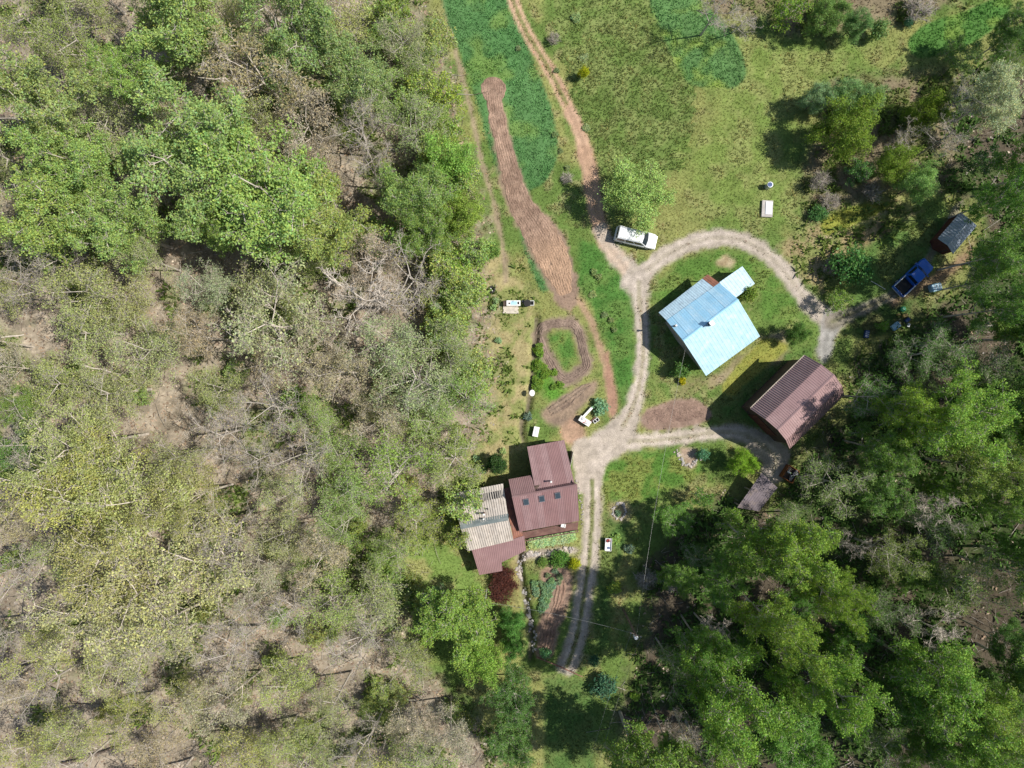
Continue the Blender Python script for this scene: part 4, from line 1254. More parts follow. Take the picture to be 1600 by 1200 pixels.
plant('leafy', 938, 636, 15, 'blue-green large-leaved plant beside the white bench', H=1.1, col_=(.10, .26, .13))
plant('leafy', 825, 651, 8, 'blue-green tuft left of the creek path near the white box', H=.8, col_=(.08, .18, .12))
plant('leafy', 852, 1020, 10, 'teal leafy plant at the end of the tilled garden', H=.9, col_=(.08, .24, .10))
plant('bush', 942, 1068, 24, 'large dark teal bush at the end of the two-rut drive', H=2.2, col_=(.07, .15, .085))
plant('bush', 928, 1032, 10, 'small teal bush right where the two-rut drive ends', H=1.2, col_=(.10, .21, .13))
plant('leafy', 992, 1088, 8, 'small vivid green plant alone on the dark woodland floor', H=.8, col_=(.16, .33, .05))
plant('leafy', 962, 842, 10, 'green leafy plant between the stone ring and the white cart', H=.6, col_=(.13, .28, .05))
plant('leafy', 983, 857, 9, 'dark teal plant in the shade right of the white cart', H=.8, col_=(.06, .15, .09))
plant('leafy', 966, 802, 6, 'blue-green plant inside the ring of stones', H=.5, col_=(.10, .22, .13))
plant('sapling', 1382, 509, 10, 'vivid green young plant left of the junk heap', H=2.4, col_=(.17, .33, .03))
plant('leafy', 960, 918, 12, 'light green clump on the shaded lawn', H=.6, col_=(.13, .26, .04))
for i, (px, py, rr_, cc) in enumerate(((868, 893, 6, (.14, .25, .14)), (875, 902, 6, (.14, .26, .14)), (856, 899, 5, (.14, .25, .13)), (873, 910, 5, (.13, .25, .13)), (845, 911, 5, (.14, .25, .13)))):
    plant('leafy', px, py, rr_, 'cabbage-like blue-green plant on the bare soil of the garden', 'cabbage-like plants in the garden', H=.5, col_=cc, name='garden_plant')
for px, py in ((744, 716), (748, 729), (756, 735), (745, 735), (786, 705), (775, 470), (771, 480), (779, 532)):
    plant('leafy', px, py, 6, 'pale blue-green iris clump on the straw slope', 'iris clumps on the straw slope', H=.7, col_=(.20, .34, .17), name='iris_clump')
for px, py in ((928, 425), (935, 432), (926, 460), (945, 492), (955, 500), (960, 515), (887, 262), (868, 210), (810, 75), (870, 110), (916, 200), (912, 90), (900, 28), (876, 236)):
    plant('leafy', px, py, 5 + (px * 7 + py * 3) % 5, 'blue-grey tall weed clump on the road verge', 'weed clumps on the road verge', H=.3 + .04 * ((px + py) % 6), col_=(.13, .22, .09), name='weed_clump')
plant('twiggy', 866, 62, 14, 'grey dead shrub beside the dirt road near the top', H=1.6)
plant('twiggy', 976, 265, 14, 'grey dead shrub above the round tree by the van', H=1.8)
plant('twiggy', 886, 277, 14, 'pile of tan dead stalks left of the dirt road', H=.7)
plant('twiggy', 1010, 905, 26, 'brown dead brush on the shaded lawn edge below the drop wire', H=1.2)
plant('twiggy', 1055, 905, 28, 'tan dead brush in the shade below the green tree by the lawn', H=1.4)

# --- the rest of the woods, each told by its nearest landmark
LM = [(265, 38, 'broad bright tree at the top edge'), (405, 300, 'very wide light green tree'), (180, 352, 'lowest of the left-hand green crowns'),
      (459, 625, 'lone bright green bush'), (562, 462, 'leafless tree with pale twisting limbs'), (318, 445, 'tree with white blossom specks'),
      (128, 692, 'upper yellow-green oak'), (108, 772, 'leftmost yellow-green oak'), (205, 800, 'widest yellow-green oak'), (228, 905, 'middle cream budding oak'),
      (262, 985, 'lowest cream budding oak'), (135, 945, 'leftmost cream budding oak'), (322, 905, 'rightmost cream budding oak'), (20, 712, 'dark green tree at the left edge'),
      (358, 1025, 'pinkish-brown leafless tree'), (592, 892, 'light green bush on the grassy slope'), (618, 932, 'dark green bush below the grassy slope'),
      (712, 985, 'big light green tree below the house'), (638, 1092, 'short white fallen log'), (160, 632, 'white fallen log above the oaks'),
      (395, 802, 'dark fallen log on the bare floor'), (155, 1176, 'dark fallen log at the bottom left'), (645, 602, 'wide grey-green tree behind the straw slope'),
      (455, 505, 'wide grey-green budding tree mid-wood'), (600, 372, 'bright young tree above the pale limbs'), (700, 420, 'vivid green tree by the straw slope'),
      (622, 742, 'thin tree by the shady hollow'), (771, 137, 'round end of the ploughed strip'), (768, 453, 'tyre on the straw slope'), (640, 292, 'mid green tree on the wood edge'), (545, 195, 'grey leafless fork'), (795, 1160, 'deep green tree at the bottom edge'), (632, 1042, 'thin green tree at the wood bottom'),
      (300, 820, 'pale fallen log by the oaks'), (456, 802, 'pale log uphill of the grassy slope'), (505, 335, 'green tree ending the big crowns'),
      (154, 576, 'pale log on the bare brown floor'), (15, 526, 'white branch at the left edge'),
      (1498, 655, 'large bright green tree'), (1388, 700, 'green tree beside the barn'), (1112, 992, 'pale white leafless tree'), (1285, 1065, 'tall tree below the brown clearing'),
      (1140, 1105, 'wide tree with a pale limb'), (1478, 1075, 'wide bright tree at lower right'), (1252, 870, 'yellow-green tree near the lean-to'),
      (1404, 872, 'thin tree with a sunny tip'), (1520, 925, 'dim yellowish tree near the right edge'), (994, 993, 'utility pole'), (1452, 790, 'pale leafless tree below the bright one')]
DIRW = ['right of', 'below and right of', 'below', 'below and left of', 'left of', 'above and left of', 'above', 'above and right of']
used_l = set()


def told(desc, px, py):
    for dd, lx, ly, t in sorted((math.hypot(px - lx, py - ly), lx, ly, t) for lx, ly, t in LM)[:14]:
        k = int(round(math.atan2(py - ly, px - lx) / (PI / 4))) % 8
        near = 'just ' if dd < 55 else ''
        for nr in ((near,) if near else ('', 'farther ')):
            lab = f"{desc} {nr}{DIRW[k]} the {t}"
            if lab not in used_l and len(lab.split()) <= 16:
                used_l.add(lab)
                return lab
    return desc + ' among others in the wood'


taken = [(o.location.x, o.location.y) for o in C.objects if o.type == 'EMPTY' and o.get('category') == 'tree']


def free(p, d):
    return all((p.x - a) ** 2 + (p.y - b) ** 2 > d * d for a, b in taken)


fr = random.Random(21)
spots = []
tries = 0
while len(spots) < 96 and tries < 12000:
    tries += 1
    px, py = fr.uniform(-60, 720), fr.uniform(-50, 1260)
    if px > float(edge_x(np.array([py]))[0]) - 70:
        continue
    if 60 < px < 340 and 650 < py < 960 and fr.random() < .75:
        continue
    p = G(px, py, 11)
    if free(p, 3.6):
        taken.append((p.x, p.y)); spots.append((px, py))
for i, (px, py) in enumerate(spots):
    lower = py > 980
    u = fr.random()
    if py < 380:
        u = .48 + .6 * u if u < .55 else u
    if ((px > 470 and 560 < py < 960) or (px > 540 and py < 380) or px > 610) and u < .75:
        plant('haze', px, py, fr.uniform(40, 60), told('feathery light green tree', px, py), 'feathery trees uphill of the house', H=fr.uniform(9, 13), col_=(.27, .38, .08))
    elif u < (.36 if not lower else .30):
        plant('bare', px, py, fr.uniform(42, 66), told('leafless grey tree', px, py), 'leafless trees of the left-hand wood', H=fr.uniform(12, 17))
    elif u < .80:
        plant('haze', px, py, fr.uniform(40, 62), told('thinly leafed yellow-green tree', px, py), 'thinly leafed trees of the left-hand wood', H=fr.uniform(10, 15),
              col_=((.36, .41, .11) if lower else (.33, .38, .12)))
    else:
        plant('tassel', px, py, fr.uniform(40, 58), told('tan budding tree', px, py), 'tan budding trees of the left-hand wood', H=fr.uniform(11, 15), col_=(.40, .36, .22))
for k in range(30):
    py = 12 + k * 20.5 + fr.uniform(-7, 7)
    px = float(edge_x(np.array([py]))[0]) - fr.uniform(22, 88)
    plant('sapling', px, py, fr.uniform(24, 38), told('yellow-green young tree', px, py), 'young trees along the wood edge', H=fr.uniform(5, 8), col_=fr.choice([(.28, .39, .075), (.25, .37, .065), (.30, .39, .085)]))
nsap = 0; tries = 0
while nsap < 72 and tries < 4000:
    tries += 1
    px, py = fr.uniform(0, 740), fr.uniform(20, 1190)
    e = float(edge_x(np.array([py]))[0])
    if px > e - 10 or (px < e - 200 and fr.random() < .72):
        continue
    nsap += 1
    plant('sapling', px, py, fr.uniform(12, 24), told('light green sapling', px, py), 'saplings of the left-hand wood', H=fr.uniform(2.2, 5), col_=fr.choice([(.25, .34, .07), (.29, .35, .08), (.22, .32, .06)]))
neast = 0; tries = 0
while neast < 30 and tries < 9000:
    tries += 1
    px, py = fr.uniform(1030, 1610), fr.uniform(500, 1210)
    if poly_sd(np.array([px]), np.array([py]), EAST)[0] < 30 or (px < 1360 and py < 790):
        continue
    p = G(px, py, 7)
    if free(p, 3.1):
        taken.append((p.x, p.y)); neast += 1
        if fr.random() < .62:
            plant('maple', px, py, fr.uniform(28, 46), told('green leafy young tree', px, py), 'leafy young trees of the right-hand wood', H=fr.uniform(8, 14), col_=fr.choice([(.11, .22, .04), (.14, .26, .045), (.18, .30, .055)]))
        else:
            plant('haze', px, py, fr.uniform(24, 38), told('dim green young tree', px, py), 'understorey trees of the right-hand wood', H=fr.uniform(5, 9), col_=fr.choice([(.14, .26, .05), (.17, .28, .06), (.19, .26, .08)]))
LM[:] = [(912, 113, 'yellow bush by the dirt road'), (1000, 306, 'round tree over the van'), (879, 450, 'lower end of the ploughed soil'), (771, 137, 'round end of the ploughed strip'),
         (880, 545, 'looped garden bed'), (777, 725, 'dark evergreen shrub'), (768, 453, 'tyre on the straw slope'), (800, 480, 'pale plank stack'), (829, 615, 'dish on its pole'), (985, 430, 'fork of the drive'),
         (866, 62, 'grey dead shrub near the top'), (886, 277, 'pile of tan stalks'), (837, 675, 'white lidded box')]
for o in list(C.objects):
    if o.get('group') in ('weed clumps on the road verge', 'iris clumps on the straw slope'):
        o['label'] = told('blue-grey weed clump' if 'weed' in o['group'] else 'pale blue-green iris clump', 800 + o.location.x * S, 600 - o.location.y * S)
for px, py, h, t in ((1655, 250, 16, 'level with the silvery white tree'), (1660, 380, 18, 'level with the grey shed'), (1660, 520, 18, 'level with the junk heap'), (1670, 660, 19, 'level with the large bright tree'), (1670, 900, 19, 'level with the dim lower wood'), (1660, 1080, 18, 'level with the lower right crowns')):
    plant('maple', px, py, 70, 'green tree reaching in from beyond the right edge, ' + t, 'trees beyond the right edge', H=h, col_=(.19, .30, .06))
# ------------------------------------------------------------------ building helpers
def rib_sheet(name, a, b, c, d, ribs, mat, parent, rib_h=0.035, th=0.03):
    """ribbed metal sheet: a-b upper edge, d-c lower edge, ribs run down the slope"""
    a, b, c, d = (np.array(p, float) for p in (a, b, c, d))
    nrm = np.cross(d - a, b - a)
    if nrm[2] < 0: nrm = -nrm
    nrm /= np.linalg.norm(nrm)
    us, hs = [], []
    for i in range(ribs):
        for u, h in ((0, 0), (.60, 0), (.70, rib_h), (.90, rib_h)):
            us.append((i + u) / ribs); hs.append(h)
    us.append(1.0); hs.append(0)
    us = np.array(us); hs = np.array(hs)
    top = a + (b - a) * us[:, None] + nrm * hs[:, None]
    low = d + (c - d) * us[:, None] + nrm * hs[:, None]
    n = len(us)
    v = np.concatenate([top, low, top - nrm * th, low - nrm * th])
    i = np.arange(n - 1)
    q = np.concatenate([np.stack([i, i + n, i + n + 1, i + 1], 1),
                        np.stack([i + 2 * n, i + 2 * n + 1, i + 3 * n + 1, i + 3 * n], 1),
                        np.stack([i, i + 1, i + 2 * n + 1, i + 2 * n], 1),
                        np.stack([i + n, i + 3 * n, i + 3 * n + 1, i + n + 1], 1),
                        np.array([[0, 2 * n, 3 * n, n], [n - 1, 2 * n - 1, 4 * n - 1, 3 * n - 1]])])
    me = mesh_np(name, v, [q], [mat])
    bm = bmesh.new(); bm.from_mesh(me); bmesh.ops.recalc_face_normals(bm, faces=bm.faces); bm.to_mesh(me); bm.free()
    me.shade_flat()
    return link(name, me, parent)


def lerp(a, b, t):
    return Vector(a) * (1 - t) + Vector(b) * t


def sheets(name, a, b, c, d, n, ribs, mats, parent, rib_h=0.035, seed=1):
    rr = random.Random(seed)
    for i in range(n):
        dz = Vector((0, 0, rr.uniform(0, .012) + (.014 if i % 2 else 0)))
        t0, t1 = i / n, (i + 1) / n
        rib_sheet(name, lerp(a, b, t0) + dz, lerp(a, b, t1) + dz, lerp(d, c, t1) + dz, lerp(d, c, t0) + dz, ribs, mats[rr.randrange(len(mats))], parent, rib_h)


def walls(name, pts, mat, parent, inset=.94, drop=.12, z0=-.2):
    """closed wall body under roof points (corner heights follow the roof)"""
    pts = [Vector(p) for p in pts]
    cx = sum(p.x for p in pts) / len(pts); cy = sum(p.y for p in pts) / len(pts)
    q = [Vector((cx + (p.x - cx) * inset, cy + (p.y - cy) * inset, p.z - drop)) for p in pts]
    mb = MB()
    mb.loft([[(p.x, p.y, z0) for p in q], [tuple(p) for p in q]])
    return mb.build(name, mat, parent)


def wall_panel(name, base, direction, w, h, z, mat, parent, out, t=.05):
    """door or window on a wall: thin box centred at base point"""
    ang = math.atan2(direction[1], direction[0])
    mb = MB(); mb.box((base[0] + out[0], base[1] + out[1], z), (w, t, h), ang)
    return mb.build(name, mat, parent)


def pipe(name, px, py, z0, z1, r, parent, mat, cap=None):
    t = P(px, py, z1)
    o = MB().tube([(t.x, t.y, z0), (t.x, t.y, z1)], r, 10).build(name, mat, parent)
    if cap:
        MB().tube([(t.x, t.y, z1 + .004), (t.x, t.y, z1 + .12)], [r * 1.5, r * 1.1], 10).build('cap', cap, o)
    return o


def root(name, label, cat, px, py):
    p = P(px, py, 0)
    o = thing(name, label, cat)
    return o


# ------------------------------------------------------------------ the main house (brown roofs and an old grey one)
BROWN = [M['roof_brown'], surf('roof_brown_faded', (0.305, 0.192, 0.190), .46, .12, .9, dirt=(.36, .25, .24), dirt_amt=.5, dirt_scale=1.3), surf('roof_brown_dark', (0.268, 0.155, 0.152), .42, .12, .7, dirt=(.33, .21, .20), dirt_amt=.4, dirt_scale=.8)]
H1 = thing('farm_house', 'rambling house under brown ribbed metal roofs beside the gravel yard', 'house')
r1, r2 = P(800, 776.4, 5.2), P(902, 758, 5.2)
s1, s2 = P(812, 831, 3.3), P(905, 814, 3.3)
sheets('roof_sheet', r1, r2, s2, s1, 9, 4, BROWN, H1, .035, 21)
rib_sheet('roof', P(837, 770, 5.19), r1 - Vector((0, 0, .01)), P(794.4, 749, 3.4), P(830, 742.5, 3.4), 13, M['roof_brown'], H1)
rib_sheet('roof', r2 - Vector((0, 0, .01)), P(836, 770, 5.19), P(836, 764, 4.13), P(897, 753, 4.13), 20, M['roof_brown'], H1)
sheets('roof_sheet', P(836, 764, 4.17), P(897, 753, 4.17), P(881.6, 687.4, 3.0), P(823.6, 698, 3.0), 6, 4, BROWN, H1, .035, 23)
MB().loft([[r1 + Vector((0, -.14, -.04)), r1 + Vector((0, 0, .07)), r1 + Vector((0, .14, -.06))], [r2 + Vector((0, -.14, -.04)), r2 + Vector((0, 0, .07)), r2 + Vector((0, .14, -.06))]]).build('ridge_cap', M['roof_brown'], H1)
walls('wall', [P(797, 752, 3.3), P(891, 735, 3.3), P(899, 758, 5.0), P(901, 812, 3.2), P(814, 827, 3.2), P(803, 775, 5.0)], M['wall_wood'], H1, .95)
walls('wall', [P(824, 699, 2.95), P(881, 689, 2.95), P(893, 750, 4.0), P(838, 760, 4.0)], M['wall_wood'], H1, .93)
for px, py in ((822, 783.6), (846.6, 778.6), (871.4, 773.6)):
    c0 = P(px, py, 0)
    # lies on the south slope: height from the slope plane
    nrm = (s1 - r1).cross(r2 - r1); nrm = nrm if nrm.z > 0 else -nrm; nrm.normalize()
    cz = 4.8
    for _ in range(4):
        c0 = P(px, py, cz); cz = r1.z - (nrm.x * (c0.x - r1.x) + nrm.y * (c0.y - r1.y)) / nrm.z
    ux = (r2 - r1).normalized(); vy = (s1 - r1); vy = (vy - ux * vy.dot(ux)).normalized()
    c0 = Vector((c0.x, c0.y, cz)) + nrm * .05
    def quad(w, h, lift, th):
        pts = [c0 + ux * sx * w / 2 + vy * sy * h / 2 + nrm * lift for sx, sy in ((-1, -1), (1, -1), (1, 1), (-1, 1))]
        return [[p - nrm * th for p in pts], pts]
    f = MB().loft(quad(.66, .86, .10, .14)).build('skylight', M['scrap'], H1)
    MB().loft(quad(.54, .72, .115, .02)).build('pane', M['skyglass'], f)
pipe('chimney_pipe', 861, 753, 3.9, 5.0, .09, H1, M['steel'], M['white'])
# old grey part
g1, g2 = P(719, 822, 4.8), P(794, 808, 4.8)
gn1, gn2 = P(706, 771, 3.0), P(786, 755.6, 3.0)
gs1, gs2 = P(731, 861, 3.0), P(802, 844, 3.0)
OLD = [M['roof_old'], surf('roof_old_galvanised_b', (0.56, 0.50, 0.44), .6, .14, 1.4, dirt=(.30, .25, .2), dirt_amt=.5)]
sheets('roof_sheet', g1, g2, gs2, gs1, 7, 3, OLD, H1, .065, 3)
sheets('roof_sheet', g2, g1, gn1, gn2, 7, 3, OLD, H1, .065, 5)
MB().loft([[g1 + Vector((-.02, -.42, -.10)), g1 + Vector((0, 0, .09)), g1 + Vector((.02, .40, -.12)), g1 + Vector((0, 0, .03))], [g2 + Vector((-.02, -.42, -.10)), g2 + Vector((0, 0, .09)), g2 + Vector((.02, .40, -.12)), g2 + Vector((0, 0, .03))]]).build('ridge_cover', M['roof_cap'], H1)
walls('wall', [P(709, 773, 2.95), P(784, 758, 2.95), P(792, 808, 4.65), P(799, 842, 2.95), P(733, 858, 2.95), P(722, 821, 4.65)], M['wall_wood'], H1, .94)
mb = MB()
for i in range(13):
    u = .42 + i * .042
    top = lerp(lerp(g1, g2, u), lerp(gn1, gn2, u), .60); bot = lerp(lerp(g1, g2, u), lerp(gn1, gn2, u), .82)
    w_ = (g2 - g1).normalized() * .075
    up_ = Vector((0, 0, .075))
    mb.loft([[top - w_, top + w_, bot + w_, bot - w_], [top - w_ + up_, top + w_ + up_, bot + w_ + up_, bot - w_ + up_]])
tag(mb.build('dark_slats', M['black'], H1), 'row of dark slatted gaps in the old grey roof')
pipe('chimney_pipe', 756, 804, 4.2, 5.5, .10, H1, M['rust'], M['white'])
pipe('chimney_pipe', 755.5, 811, 4.5, 5.2, .08, H1, M['steel'], M['white'])
pipe('chimney_pipe', 762, 796, 4.0, 4.7, .07, H1, M['black'])
# rusty connecting roof and the low brown roofs
rib_sheet('rusty_roof', P(787, 764, 2.95), P(800, 760, 2.95), P(818, 839, 2.75), P(802, 843, 2.75), 5, M['roof_rust'], H1)
rib_sheet('low_roof', P(737, 858.5, 2.82), P(781, 848.5, 2.82), P(785, 892, 2.3), P(749, 898.5, 2.3), 14, M['roof_brown'], H1)
rib_sheet('low_roof', P(780.5, 849, 2.83), P(819, 837, 2.83), P(822, 860, 2.5), P(783.5, 879, 2.42), 13, M['roof_brown'], H1)
walls('wall', [P(739, 860, 2.7), P(816, 842, 2.7), P(818, 858, 2.45), P(783, 876, 2.35), P(784, 889, 2.25), P(751, 895, 2.25)], M['wall_wood'], H1, .93)
# deck along the south side
d0, d1, d2, d3 = P(816, 832, .9), P(904, 815, .9), P(902.5, 828.5, .9), P(820, 843, .9)
dk = MB()
for i in range(8):
    t0, t1 = i / 8, (i + .9) / 8
    dk.slab([lerp(d0, d3, t0), lerp(d1, d2, t0), lerp(d1, d2, t1), lerp(d0, d3, t1)], .05)
deck = dk.build('deck', M['deck'], H1)
rl = MB()
for i in range(7):
    p = lerp(d3, d2, i / 6); rl.box((p.x, p.y, .85), (.09, .09, 1.7))
rl.build('railing_post', M['wood'], deck)
MB().loft([[d3 + Vector((0, -.05, .82)), d3 + Vector((0, .05, .82)), d3 + Vector((0, .05, .88)), d3 + Vector((0, -.05, .88))], [d2 + Vector((0, -.05, .82)), d2 + Vector((0, .05, .82)), d2 + Vector((0, .05, .88)), d2 + Vector((0, -.05, .88))]]).build('railing', M['deck'], deck)
wall_panel('door', (P(897, 720, 0).x - .55, P(897, 720, 0).y), (.2, 1), 2.6, 2.2, 1.1, M['wall_pale'], H1, (.0, 0))
# white garden chair on the deck
pc = P(880, 821, 1.3)
ch = thing('garden_chair', 'white plastic garden chair on the brown deck', 'chair', (pc.x, pc.y, .905), R(-12))
MB().box((0, 0, .42), (.5, .5, .05), 0, .015).build('seat', M['white'], ch)
MB().box((0, .25, .68), (.5, .05, .52), 0, .015).build('backrest', M['white'], ch)
for sx in (-1, 1):
    MB().box((.26 * sx, .02, .62), (.06, .48, .04), 0, .01).build('armrest', M['white'], ch)
    for sy in (-1, 1):
        MB().tube([(.23 * sx, .22 * sy, .4), (.26 * sx, .26 * sy, 0)], .025, 6).build('leg', M['white'], ch)

# ------------------------------------------------------------------ the blue-roofed house
H2 = thing('cottage', 'cottage under a pale blue metal roof inside the loop of the drive', 'house')
BL = [M['roof_blue'], surf('roof_blue_metal_b', (.42, .69, .88), .40, .12, .8, metal=.1, dirt=(.62, .79, .87), dirt_amt=.7, dirt_scale=.9)]
b1, b2 = P(1067.3, 532.1, 5.2), P(1153.3, 467.6, 5.2)
f1, f2 = P(1103.3, 587.3, 3.0), P(1187.5, 525.4, 3.0)
k1, k2 = P(1041.2, 500.6, 3.2), P(1124, 442, 3.2)
SUNLIT = [surf('roof_blue_faded', (.43, .64, .73), .42, .12, 1.2, dirt=(.30, .42, .52), dirt_amt=.6, dirt_scale=1.7), surf('roof_blue_sunlit_b', (.40, .62, .72), .42, .12, 1.2, dirt=(.55, .68, .73), dirt_amt=.7, dirt_scale=1.2)]  # sun and sky reflection painted in as a paler front slope, plus grey stains
sheets('roof_sheet', b1, b2, f2, f1, 9, 2, SUNLIT, H2, .02, 2)
sheets('roof_sheet', b2, b1, k1, k2, 9, 3, BL, H2, .008, 4)
sheets('porch_roof_sheet', k2 - Vector((0, 0, .05)), k1 - Vector((0, 0, .05)), P(1029, 488.3, 2.35), P(1106, 428.6, 2.35), 9, 3, [M['roof_blue_worn']], H2, .018, 6)
rib_sheet('rusty_roof_patch', P(1124, 442, 3.2), P(1115, 448.3, 3.2), P(1097.5, 435, 2.40), P(1106, 428.6, 2.40), 3, M['roof_rust'], H2, .018)
MB().loft([[b1 + Vector((-.12, .10, -.05)), b1 + Vector((0, 0, .05)), b1 + Vector((.12, -.10, -.05))], [b2 + Vector((-.12, .10, -.05)), b2 + Vector((0, 0, .05)), b2 + Vector((.12, -.10, -.05))]]).build('ridge_cap', M['roof_blue'], H2)
walls('wall', [P(1043, 500, 3.05), P(1122, 444, 3.05), P(1151, 469, 5.0), P(1182, 524, 2.9), P(1104, 582, 2.9), P(1070, 531, 5.0)], M['wall_pale'], H2, .93)
for px, py in ((1033, 489), (1056, 471), (1080, 453), (1103, 434)):
    q = P(px + 2, py + 1, 2.2); MB().box((q.x, q.y, 1.1), (.12, .12, 2.2)).build('porch_post', M['wood'], H2)
rib_sheet('side_shed_roof', P(1124, 441, 2.75), P(1160, 416, 2.75), P(1179.5, 443, 2.4), P(1146, 468, 2.4), 8, M['roof_blue_worn'], H2, .018)
walls('side_shed_wall', [P(1126, 441, 2.65), P(1160, 418, 2.65), P(1177, 443, 2.3), P(1146, 465, 2.3)], M['wall_pale'], H2, .93)
pipe('chimney_pipe', 1056.5, 508.5, 3.6, 4.9, .11, H2, M['rust'], M['steel'])
q = P(1112.5, 505, 6.1); chm = MB().box((q.x, q.y, 5.4), (.42, .42, 1.4), R(36), .02).build('chimney', M['black'], H2)
MB().box((q.x, q.y, 6.14), (.56, .56, .07), R(36)).build('chimney_cap', M['steel'], chm)
mid = lerp(k1, f1, .5); dirv = (f1 - k1).normalized()
for t in (.3, .72):
    q = lerp(P(1046, 503, 0), P(1100, 578, 0), t)
    w_ = wall_panel('window', (q.x, q.y), (dirv.x, dirv.y), 1.0, 1.1, 1.5, M['white'], H2, (-.02, 0), .08)
    wall_panel('pane', (q.x, q.y), (dirv.x, dirv.y), .84, .94, 1.5, M['glass'], w_, (-.03, 0), .10)

# ------------------------------------------------------------------ the gambrel barn
H3 = thing('barn', 'barn with a brown gambrel roof at the edge of the shaded wood', 'barn')
BN = np.array([.7, .714]); BT = np.array([.714, -.7])


def bp(along, cross, h):
    q = (BT * along + BN * cross) / S
    return Vector((q[0], -q[1], h))


a0, a1, c0_ = 225.5, 338.4, 313.4
prof = [(-41.8, 5.0), (-21.1, 6.94), (0, 7.6), (21.1, 6.94), (41.8, 5.0)]
for i in range(4):
    (w0, h0), (w1_, h1) = prof[i], prof[i + 1]
    lo, hi = ((w0, h0), (w1_, h1)) if h0 < h1 else ((w1_, h1), (w0, h0))
    rib_sheet('roof', bp(a0, c0_ + hi[0], hi[1]), bp(a1, c0_ + hi[0], hi[1]), bp(a1, c0_ + lo[0], lo[1]), bp(a0, c0_ + lo[0], lo[1]), 34, M['roof_barn'], H3, .06 if i in (0, 3) else .035, .05)
MB().loft([[bp(a0, c0_ - 2, 7.58), bp(a0, c0_, 7.68), bp(a0, c0_ + 2, 7.58)], [bp(a1, c0_ - 2, 7.58), bp(a1, c0_, 7.68), bp(a1, c0_ + 2, 7.58)]]).build('ridge_cap', M['roof_barn'], H3)
secs = []
for al in (a0 + 5, a1 - 4):
    secs.append([bp(al, c0_ - 37.5, -.2), bp(al, c0_ - 37.5, 5.2), bp(al, c0_ - 20, 6.8), bp(al, c0_, 7.42), bp(al, c0_ + 20, 6.8), bp(al, c0_ + 37.5, 5.2), bp(al, c0_ + 37.5, -.2)])
MB().loft(secs).build('wall', M['wall_wood'], H3)
bd = (bp(0, 1, 0) - bp(0, 0, 0)).normalized()
for off in (-11, 11):
    q = bp(a0 + 5, c0_ + off, 0); o_ = (bp(-1, 0, 0) - bp(0, 0, 0)).normalized() * .05
    dr_ = wall_panel('door', (q.x, q.y), (bd.x, bd.y), 1.7, 3.2, 1.6, M['wall_red'], H3, (o_.x, o_.y), .08)
MB().loft([[bp(a0 + 1, c0_ - 42.6, 4.96), bp(a0 + 1, c0_ - 41.3, 4.96), bp(a0 + 1, c0_ - 41.3, 5.08), bp(a0 + 1, c0_ - 42.6, 5.08)], [bp(a1 - 1, c0_ - 42.6, 4.96), bp(a1 - 1, c0_ - 41.3, 4.96), bp(a1 - 1, c0_ - 41.3, 5.08), bp(a1 - 1, c0_ - 42.6, 5.08)]]).build('gutter', M['wood'], H3)

# ------------------------------------------------------------------ small sheds
H4 = thing('small_shed', 'small grey-roofed shed with a rust-red front near the blue pickup', 'shed')
e1, e2 = P(1465, 372.8, 2.2), P(1500.7, 331.4, 2.2)
t1, t2 = P(1480.4, 383.4, 3.5), P(1516, 343, 3.5)
x1, x2 = P(1489, 397, 2.2), P(1526.5, 352.5, 2.2)
rib_sheet('roof', t1, t2, e2, e1, 12, M['roof_grey'], H4, .03)
rib_sheet('roof', t2, t1, x1, x2, 12, M['roof_grey'], H4, .03)
walls('wall', [e1, t1, x1, x2, t2, e2], M['wall_red'], H4, .88, .18)
q0 = lerp(P(1452, 379, 0), P(1476, 398, 0), .5)
dv = (x1 - e1).normalized()
wall_panel('door', (q0.x, q0.y), (dv.x, dv.y), 1.1, 1.9, .95, M['wall_wood'], H4, (0, 0), .5)
H5 = thing('lean_to', 'low lean-to with a dull violet-grey roof in the shade below the barn', 'shed')
l0, l1, l2, l3 = P(1190, 739, 2.5), P(1215, 762, 2.5), P(1186, 799, 2.2), P(1152, 793, 2.2)
sheets('roof_sheet', l0, l1, l2, l3, 3, 3, [M['roof_purple']], H5, .02, 8)
for t in (0, .5, 1):
    q = lerp(l0, l3, .04 + t * .9); MB().box((q.x + .15, q.y, 1.1), (.14, .14, 2.2)).build('post', M['wood'], H5)
    q = lerp(l1, l2, .04 + t * .9); MB().box((q.x - .15, q.y, 1.1), (.14, .14, 2.2)).build('post', M['wood'], H5)
walls('back_wall', [lerp(l1, l0, .06), lerp(l1, l0, .02), lerp(l2, l3, .02), lerp(l2, l3, .06)], M['wall_wood'], H5, .96, .1)
# rusty bin of scrap
pq = P(1236, 741, 1.1)
sb = thing('scrap_bin', 'rusty open bin heaped with grey scrap beside the barn', 'bin', (pq.x, pq.y, 0), R(-33))
for sx, sy, w_, d_ in ((-.75, 0, .07, 1.7), (.75, 0, .07, 1.7), (0, .85, 1.5, .07), (0, -.85, 1.5, .07)):
    MB().box((sx, sy, .55), (w_, d_, 1.1)).build('side_panel', M['rust'], sb)
MB().box((0, 0, .45), (1.42, 1.6, .8)).build('floor', M['wall_wood'], sb)
rs = random.Random(3)
for i in range(9):
    MB().box((rs.uniform(-.55, .55), rs.uniform(-.65, .65), .98 + rs.uniform(0, .25)), (rs.uniform(.2, .7), rs.uniform(.06, .3), rs.uniform(.05, .25)), rs.uniform(0, 3), .01).build('scrap_piece', M['scrap'] if i % 3 else M['steel'], sb)

